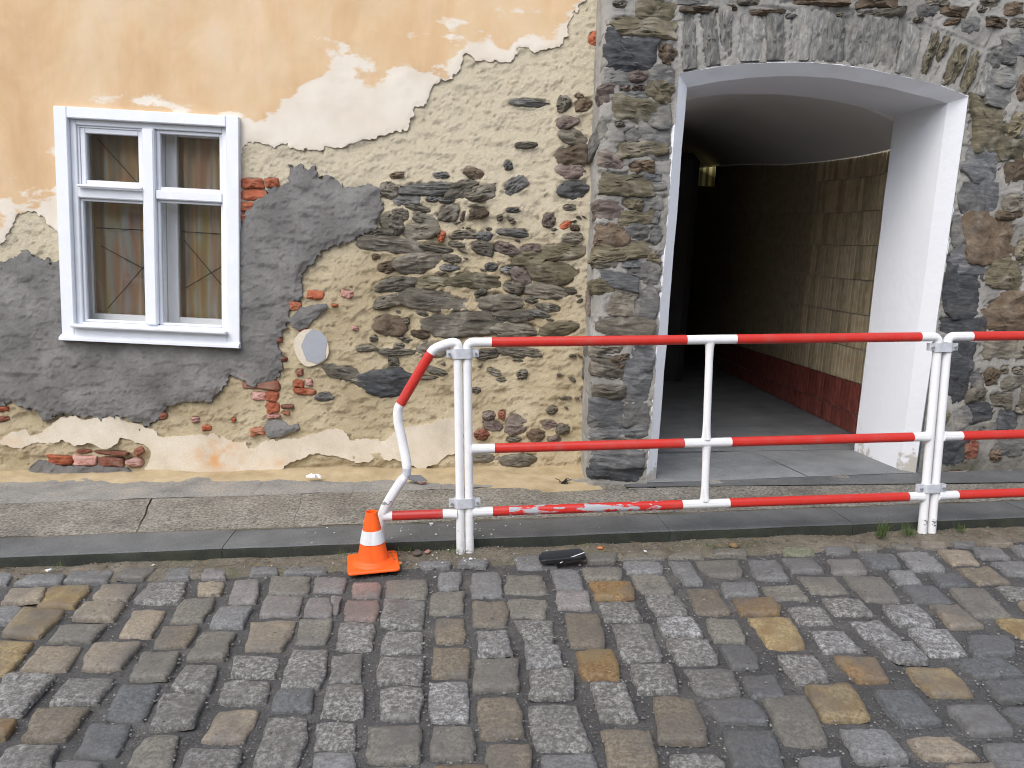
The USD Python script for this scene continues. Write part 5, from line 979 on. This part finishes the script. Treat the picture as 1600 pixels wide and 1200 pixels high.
def frame_panel(sl, sr, label, bands, group=None, mids=(), low_red='red_enamel'):
    t = thing('guard_railing', label, 'railing')
    H_ = 1.075; rb = 0.030
    for s_ in (sl, sr): rail('post', [fence(s_, h) for h in np.linspace(-0.15, H_-rb, 12)], RP, 'white_enamel', t)
    elbow = lambda s_, sg: [fence(s_+sg*rb*(1-math.cos(a)), H_-rb+rb*math.sin(a)) for a in np.linspace(0, math.pi/2, 9)]
    pts = elbow(sl, 1)+[fence(x, H_) for x in np.linspace(sl+rb+0.01, sr-rb-0.01, 40)]+elbow(sr, -1)[::-1]
    tr = rail('top_rail', pts, np.r_[np.linspace(RP, RT, 9), np.full(40, RT), np.linspace(RT, RP, 9)], 'white_enamel', t)
    for a, b in bands['top']: obj('red_band', tube([fence(x, H_) for x in np.linspace(a, b, 30)], RT+0.0012, 18), 'red_enamel', tr, smooth=50)
    straight('middle_rail', t, sl+RP*0.7, sr-RP*0.7, 0.543, bands['mid']); straight('lower_rail', t, sl+RP*0.7, sr-RP*0.7, 0.216, bands['low'])
    for m in mids:
        obj('baluster', flare(m, 0.543+0.018, H_-0.018), 'white_enamel', t, smooth=50); obj('baluster', flare(m+0.003, 0.216+0.018, 0.543-0.018), 'white_enamel', t, smooth=50)
    return t
main = frame_panel(-0.051, 2.401, 'long red and white guard railing panel before the gateway, chipped lower rail', dict(
    top=[(0.069, 1.049), (1.309, 2.298)], mid=[(0.080, 1.052), (1.304, 2.300)], low=[(0.068, 0.15), (0.15, 0.96, 'red_chipped'), (0.96, 1.053), (1.308, 2.301)]), mids=(1.172,))
right = frame_panel(2.455, 4.9, 'red and white guard railing panel running out of the picture at right', dict(
    top=[(2.586, 3.555), (3.815, 4.78)], mid=[(2.579, 3.558), (3.81, 4.79)], low=[(2.584, 3.559), (3.814, 4.78)]), mids=(3.68,))
for s_, h in ((2.428, 1.021), (2.430, 0.262)): clamp(s_, h, right)
bent = thing('guard_railing', 'short crashed end piece of railing, bent and kinked beside the traffic cone', 'railing')
rail('post', [fence(-0.0965, h) for h in np.linspace(-0.15, 1.035, 14)], RP, 'white_enamel', bent)
BP = [(-0.0965, 1.035, 0), (-0.097, 1.062, 0), (-0.106, 1.073, 0), (-0.130, 1.074, 0), (-0.175, 1.060, 0.005), (-0.205, 1.046, 0.01), (-0.232, 1.018, 0.012), (-0.308, 0.895, 0.02), (-0.378, 0.778, 0.03), (-0.392, 0.752, 0.031), (-0.3965, 0.728, 0.032), (-0.3955, 0.70, 0.033), (-0.394, 0.67, 0.034), (-0.376, 0.573, 0.03), (-0.360, 0.480, 0.02), (-0.3585, 0.436, 0.015), (-0.366, 0.412, 0.012), (-0.392, 0.378, 0.008), (-0.438, 0.310, 0), (-0.476, 0.239, 0), (-0.493, 0.183, 0), (-0.499, 0.1, 0), (-0.495, 0.0, 0), (-0.493, -0.12, 0)]
bp = smooth_path(BP, 150); ds_ = np.r_[0, np.cumsum(np.linalg.norm(np.diff(bp, axis=0), axis=1))]
kink = np.exp(-((bp[:, 1]-0.425)/0.022)**2)
rad = RT*(1-0.22*kink)
ctop = rail('bent_rail', [fence(*p) for p in bp], rad, 'white_enamel', bent)
sel = [p for p in bp if 0.772 < p[1] < 1.028 and p[0] < -0.2]
obj('red_band', tube([fence(*p) for p in sel], RT+0.0014, 18), 'red_enamel', ctop, smooth=50)
sel = [p for p in bp if p[1] < 0.40]
obj('scuffed_length', tube([fence(*p) for p in sel], RT+0.0008, 18), 'white_scuffed', ctop, smooth=50)
sel = [p for p in bp if 0.405 < p[1] < 0.452]
obj('bare_kink', tube([fence(*p) for p in sel], RT*0.93, 18), 'galvanised', ctop, smooth=50)
straight('lower_rail', bent, -0.482, -0.113, 0.211, [(-0.435, -0.184, 'red_scuffed')])
for s_, h in ((-0.0735, 1.022), (-0.0735, 0.268)): clamp(s_, h, bent)
for s_ in (-0.0965, -0.051): obj('scuffed_foot', tube([fence(s_, h) for h in np.linspace(-0.1, 0.21, 8)], RP+0.0008, 18), 'white_scuffed', bent if s_ < -0.06 else main, smooth=50)
for s_ in (2.401, 2.455): obj('scuffed_foot', tube([fence(s_, h) for h in np.linspace(-0.1, 0.10, 8)], RP+0.0008, 18), 'white_scuffed', main if s_ < 2.43 else right, smooth=50)

# ================================================================ SMALL THINGS
# traffic cone
cone = thing('traffic_cone', 'small orange traffic cone with white band beside the crashed railing end', 'cone')
cc = on_ground(583, 884); cc = np.array([cc[0], cc[1], road_z(cc[0])+0.012]); ang = math.radians(12)
ex = np.array([math.cos(ang), math.sin(ang), B]); ex /= np.linalg.norm(ex); ez = NF*1.0; ey = np.cross(ez, ex); ey /= np.linalg.norm(ey); ez = np.cross(ex, ey)
Cp = lambda v: cc+v[:, [0]]*ex+v[:, [1]]*ey+v[:, [2]]*ez
def lathe(prof, n=40):
    a = np.arange(n)*2*np.pi/n; v = np.array([[r*math.cos(t), r*math.sin(t), z*0.87] for r, z in prof for t in a]); m = len(prof)
    i, j = np.meshgrid(np.arange(m-1), np.arange(n), indexing='ij'); return trimesh.Trimesh(Cp(v), tris(np.stack([i*n+j, i*n+(j+1) % n, (i+1)*n+(j+1) % n, (i+1)*n+j], -1).reshape(-1, 4)), process=False)
hb_ = 0.122; sq = []
for z, e in ((0, 0), (0.006, 0.0), (0.011, 0.004)):
    for qx, qy in ((1, 1), (-1, 1), (-1, -1), (1, -1)):
        for a in np.linspace(0, math.pi/2, 5):
            a2_ = a+math.atan2(qy, qx)-math.pi/4; sq.append([qx*(hb_-0.02)+(0.02-e)*math.cos(a2_), qy*(hb_-0.02)+(0.02-e)*math.sin(a2_), z])
base = trimesh.convex.convex_hull(np.array(sq)); base = trimesh.Trimesh(Cp(base.vertices), base.faces); obj('base_plate', base, 'cone_orange', cone, smooth=30)
rz = lambda z: 0.076-(0.076-0.027)*(z-0.03)/0.27
obj('cone_body', lathe([(0.102, 0.0105), (0.099, 0.018), (0.090, 0.024), (0.082, 0.028), (rz(0.036), 0.036), (rz(0.1), 0.1), (rz(0.128), 0.128), (rz(0.2), 0.2), (rz(0.29), 0.29), (0.029, 0.296), (0.0275, 0.302), (0.024, 0.302), (0.022, 0.28), (0.05, 0.1)]), 'cone_orange', cone, smooth=40)
obj('white_band', lathe([(rz(0.128)+0.0004, 0.1275), (rz(0.128)+0.002, 0.129), (rz(0.2)+0.002, 0.199), (rz(0.2)+0.0004, 0.2005)]), 'cone_white', cone, smooth=60)

def flat_shard(pts, z, th=0.006, curl=0.0):
    p = np.array(pts, float); pg = Polygon(p); m = trimesh.creation.extrude_polygon(pg, th); v = m.vertices.copy(); v[:, 2] += curl*((v[:, :2]-p.mean(0))**2).sum(1); m.vertices = v; return m
def put(m, px, py, dz, rz_=0.0, tilt=0.0, tz=0.0):
    T = trimesh.transformations; c = on_ground(px, py, dz); c[2] = road_z(c[0])+dz
    m.apply_transform(T.translation_matrix(c+np.array([0, 0, tz]))@T.rotation_matrix(-math.atan(B), [0, 1, 0])@T.rotation_matrix(rz_, [0, 0, 1])@T.rotation_matrix(tilt, [1, 0, 0])); return m
sh_ = thing('broken_shard', 'flat grey shard with pinkish edge propped on the pavement behind the bent rail', 'shard')
sp_ = [(-0.075, 0.03), (-0.045, 0.055), (0.03, 0.05), (0.065, 0.0), (0.055, -0.025), (0.03, -0.03), (-0.03, 0.005)]
obj('plate', put(flat_shard(sp_, 0, 0.008), 650, 754, 0.10, 0.1, 0.35, 0.012), 'shard_grey', sh_); obj('broken_edge', put(flat_shard([(0.065, 0.0), (0.055, -0.025), (0.03, -0.03), (0.012, -0.018), (0.014, -0.021), (0.03, -0.034), (0.058, -0.029), (0.069, 0.0)], 0, 0.011), 650, 754, 0.10, 0.1, 0.35, 0.011), 'shard_pink', sh_)
# black trim piece from a car
trim = thing('plastic_trim', 'broken black plastic car trim piece lying on the edge setts', 'debris')
tA, tB = on_ground(842, 882), on_ground(914, 878); L_ = np.linalg.norm(tB-tA); tx = (tB-tA)/L_; tyv = np.cross([0, 0, 1.0], tx)
def trimp(v): return (tA+tB)/2+np.outer(v[:, 0], tx)+np.outer(v[:, 1], tyv)+np.array([0, 0, 0.016])+np.outer(v[:, 2], [0, 0, 1.0])
nx = 24; xs_ = np.linspace(-L_/2, L_/2, nx); prof = [(-0.040, 0.004), (-0.042, 0.022), (-0.036, 0.026), (-0.030, 0.012), (0.012, 0.010), (0.022, 0.032), (0.030, 0.040), (0.036, 0.036), (0.036, 0.0)]
v = []
for i, x in enumerate(xs_):
    tp = 1-0.35*max(0, (x/(L_/2))-0.8)/0.2-0.3*max(0, (-x/(L_/2))-0.85)/0.15
    for y, z in prof: v.append([x, y*tp+0.012*math.sin(x*9), z*tp+0.02*x*x+0.03*max(0, x)*0.3])
obj('trough', trimesh.Trimesh(trimp(np.array(v)), tris(grid_faces(nx, len(prof))), process=False), 'black_plastic', trim, smooth=30)
for e_ in (0, 1):
    ring = np.array(v).reshape(nx, len(prof), 3)[0 if e_ == 0 else -1]; c_ = ring.mean(0); obj('end_wall', trimesh.Trimesh(trimp(np.vstack([ring, c_])), [[i, i+1, len(prof)] for i in range(len(prof)-1)], process=False), 'black_plastic', trim)
cl = smooth_path([(-0.02, -0.044, 0.004), (0.02, -0.030, 0.018), (0.06, -0.014, 0.024), (0.10, 0.000, 0.030), (L_/2-0.005, 0.010, 0.030)], 24)
obj('clip_strip', tube(trimp(cl), 0.0022, 6), 'chip_white', trim, smooth=50)
# strip of black plastic leaning on the post behind the cone
bs = thing('plastic_strip', 'thin black plastic strip leaning between the orange cone and the bent post', 'debris')
bpnt = [fence(-0.512, 0.150, -0.033), fence(-0.500, 0.09, -0.033), fence(-0.490, 0.035, -0.036)]
obj('strip', tube(smooth_path(bpnt, 14), np.linspace(0.010, 0.014, 14), 5), 'black_plastic', bs)
# white paint chips and fragments
chip_spots = [(75,893,9),(240,884,5),(673,820,6),(681,836,5),(735,875,7),(726,877,4),(1009,863,6),(860,866,5),(634,797+62,4),(626,831,3),(612,842,3),(699,823,3),(771,829,3),(768,836,3),(680,903,4),(700,860,3),(642,836,3)]
for n, (px, py, r_) in enumerate(chip_spots):
    rq = np.random.default_rng(300+n); k = 0.0031*r_/2; a = np.sort(rq.uniform(0, 2*np.pi, 7)); pts = np.stack([np.cos(a)*k*1.3, np.sin(a)*k*0.9], 1)*rq.uniform(0.6, 1.2, (7, 1))
    dz = 0.012 if py > 850 else (0.09 if py < 812 else 0.074)
    if Polygon(pts).buffer(0).area < 1e-7: continue
    m = put(flat_shard(Polygon(pts).convex_hull.exterior.coords[:-1], 0, 0.002+0.004*(r_ > 5), curl=2.0), px, py, dz, rq.uniform(0, 6), rq.uniform(0.05, 0.3), 0.004)
    big = {75: 'largest white fragment, lying on the left edge setts by the kerb', 240: 'small white fragment on edge setts between left frame edge and cone', 1009: 'white paper scrap on setts right of the black trim piece', 673: 'larger white paint flake on the kerb top below the short lower rail', 735: 'white paint flake on the setts just at the left twin post feet', 860: 'white flake lying in gutter just above the black trim piece', 634: 'white fragment in gutter just right of the orange cone', 680: 'white paint chip on setts halfway between cone and trim piece, nearest the camera'}
    tag(obj('paint_chip', m, 'chip_white'), big.get(px, 'small white paint chip fallen around the crashed railing'), 'fragment', None if px in big else 'paint chips fallen from the railing')
crumb = []
for n in range(70):
    rq = np.random.default_rng(600+n); s_, t_ = rq.normal(-0.15, 0.4), rq.uniform(-0.16, 0.45)
    m = trimesh.creation.icosphere(0, rq.uniform(0.0015, 0.004)); m.apply_scale([1.4, 1, 0.5]); m.apply_translation(street(s_, t_, 0.016 if t_ < KT else 0.074)); crumb.append(m)
tag(obj('paint_crumbs', cat(crumb), 'chip_white'), 'fine white paint crumbs scattered round the railing feet', 'crumbs', kind='stuff')
# paper scrap at the foot of the wall
sc_ = [trimesh.convex.convex_hull(np.random.default_rng(40+i).normal(0, 0.016, (9, 3))*[1.4, 0.8, 0.7]+np.array([i*0.025-0.02, 0, 0.012])) for i in range(3)]
tag(obj('rubble_scrap', put(cat(sc_), 490, 748, 0.11, 0, 0, 0.01), 'chip_white'), 'crumpled white scrap lying on the sand at the wall foot', 'scrap')
# dry leaves and twigs in the gutter
lv = []
for n in range(70):
    rq = np.random.default_rng(700+n); s_ = rq.uniform(-2.6, 3.2); t_ = -0.015-abs(rq.normal(0, 0.06)); a = rq.uniform(0, 6); k = rq.uniform(0.008, 0.022)
    p = np.array([[-1, 0, 0], [0, 0.4, 0.25], [1, 0, 0.1], [0, -0.4, 0.2]])*k; p = p@trimesh.transformations.rotation_matrix(a, [0, 0, 1])[:3, :3].T
    lv.append(trimesh.Trimesh(p+street(s_, t_, 0.022), [[0, 1, 2], [0, 2, 3]], process=False))
tag(obj('dry_leaves', cat(lv), 'dry_leaf'), 'dry brown leaf bits lying in the gutter', 'leaves', kind='stuff')
tw_ = []
for n in range(22):
    rq = np.random.default_rng(760+n); s_ = rq.uniform(-2.6, 3.0); t_ = -0.02-abs(rq.normal(0, 0.04)); a = rq.normal(0, 0.4); k = rq.uniform(0.02, 0.05)
    c_ = street(s_, t_, 0.024); d_ = np.array([math.cos(a), math.sin(a), 0.05])*k; tw_.append(tube([c_-d_, c_+[0, 0, 0.004], c_+d_], 0.0016, 5))
tag(obj('twigs', cat(tw_), 'twig_look'), 'small twigs lying in the gutter', 'twigs', kind='stuff')
# pebbles of brick and earth by the post
for n, (px, py, r_, mt, lab) in enumerate([(652,864,0.022,'stone_purple','brown clod of earth by the twin post foot'), (668,862,0.014,'shard_pink','pinkish stone chip between cone and twin posts'), (625,880,0.010,'orange_bit','orange red fragment beside the cone base corner'), (938,856,0.012,'orange_bit','orange fragment on edge setts near kerb, right of trim'), (1146,852,0.02,'dry_leaf','dry curled leaf lying under the railing centre')]):
    rq = np.random.default_rng(800+n); m = trimesh.creation.icosphere(2, r_); m.vertices *= [1.3, 1, 0.6]; m.vertices += rq.normal(0, r_*0.06, m.vertices.shape)
    tag(obj('debris_piece', put(m, px, py, 0.014, rq.uniform(0, 3)), mt, smooth=True), lab, 'debris')
# grass tufts
def tuft(px, py, dz, n, hgt, spread, label, seed, ground=True, base=None):
    rq = np.random.default_rng(seed); c = on_ground(px, py, dz) if base is None else base; V_, F_ = [], []
    for i in range(n):
        a = rq.uniform(0, 2*np.pi); l = hgt*rq.uniform(0.5, 1.1); lean = rq.uniform(0.15, 0.95); w = rq.uniform(0.0012, 0.0028); b0 = c+np.array([rq.normal(0, spread*0.4), rq.normal(0, spread*0.3), 0])
        d = np.array([math.cos(a), math.sin(a)]); side = np.array([-d[1], d[0], 0])*w; o = len(V_)
        for k, t in enumerate(np.linspace(0, 1, 5)):
            p = b0+np.array([*(d*l*lean*t**1.6), l*(t-0.35*lean*t*t)]); ww = side*(1-t*0.92); V_ += [p-ww, p+ww]
        for k in range(4): F_ += [[o+2*k, o+2*k+1, o+2*k+3], [o+2*k, o+2*k+3, o+2*k+2]]
    return tag(obj('grass_tuft', trimesh.Trimesh(np.array(V_), F_, process=False), 'grass_look', smooth=True), label, 'grass tuft')
tuft(1376, 838, 0.02, 60, 0.12, 0.045, 'green grass tuft in the gutter left of the right twin posts', 1)
tuft(1420, 836, 0.02, 44, 0.08, 0.045, 'low green tuft right against the right twin post feet', 2)
tuft(1500, 830, 0.02, 34, 0.06, 0.035, 'sparse grass growing in gutter right of the twin posts', 3)
tuft(712, 866, 0.02, 40, 0.035, 0.07, 'short moss and grass at the left twin post feet', 4)
tuft(540, 866, 0.02, 20, 0.03, 0.06, 'tiny green weeds along kerb just left of the cone', 5)
tuft(635, 862, 0.02, 26, 0.035, 0.06, 'little green weeds between cone and twin posts', 6)
tuft(1515, 732, 0.10, 46, 0.08, 0.05, 'grass tuft at the stone wall foot, right of the jamb', 7)
tuft(1583, 722, 0.10, 70, 0.11, 0.06, 'tall grass tuft at stone wall foot by right picture edge', 8)
tuft(1115, 856, 0.02, 20, 0.03, 0.04, 'sparse weeds in gutter under the railing centre baluster', 9)
tuft(93, 886, 0.02, 12, 0.03, 0.05, 'tiny weed against the kerb at far left', 10)
# cobweb-dark dead weed where the two walls meet
rq = np.random.default_rng(77); c = on_ground(880, 756, 0.09); wv = []
for i in range(16):
    a = rq.uniform(0, 6.28); l = rq.uniform(0.02, 0.06); e = c+np.array([math.cos(a)*l, math.sin(a)*l*0.5, rq.uniform(0.005, 0.04)]); wv.append(tube([c+rq.normal(0, 0.008, 3)*[1, 1, 0], (c+e)/2+[0, 0, 0.008], e], 0.0025, 5))
tag(obj('dead_weed', cat(wv), 'black_plastic'), 'small dark dead weed where house and gateway walls meet', 'weed')

# ================================================================ the house across the street, behind the camera (seen only in the panes, and it shades the street)
opp = thing('opposite_house', 'ochre house across the street, mirrored in the window panes', 'house')
OY = -6.5
xs_ = [-14.0]; wins = [(-11.5, 1.1), (-8.2, 1.1), (-4.9, 1.1), (-1.6, 1.1), (1.7, 1.1), (5.0, 1.1), (8.3, 1.1)]
pieces = []; x0 = -14.0
for wx, ww in wins+[(14.0, 0.0)]:
    pieces.append(box(np.array([x0, OY-0.5, -0.8]), np.array([wx, OY, 4.9])))
    if ww:
        for z0, z1 in ((-0.8, 1.0), (2.6, 4.9)): pieces.append(box(np.array([wx, OY-0.5, z0]), np.array([wx+ww, OY, z1])))
    x0 = wx+ww
obj('facade', cat(pieces), 'opposite_plaster', opp)
obj('eaves', rbox(np.array([-14.2, OY-0.5, 4.9]), np.array([14.2, OY+0.35, 5.1]), 0.03), 'room_dark', opp)
for wx, ww in wins:
    for z0, z1 in ((1.0, 2.6),):
        f_ = obj('window', cat([rbox(np.array([wx+a, OY-0.2, z0+c]), np.array([wx+b, OY-0.14, z0+d]), 0.005) for a, b, c, d in ((0, 0.08, 0, 1.6), (1.02, 1.1, 0, 1.6), (0.51, 0.59, 0.081, 1.519), (0.081, 1.019, 0, 0.08), (0.081, 1.019, 1.52, 1.6))]), 'white_frame', opp)
        obj('pane', box(np.array([wx+0.06, OY-0.185, z0+0.06]), np.array([wx+1.04, OY-0.175, z0+1.54])), 'dark_pane', f_)
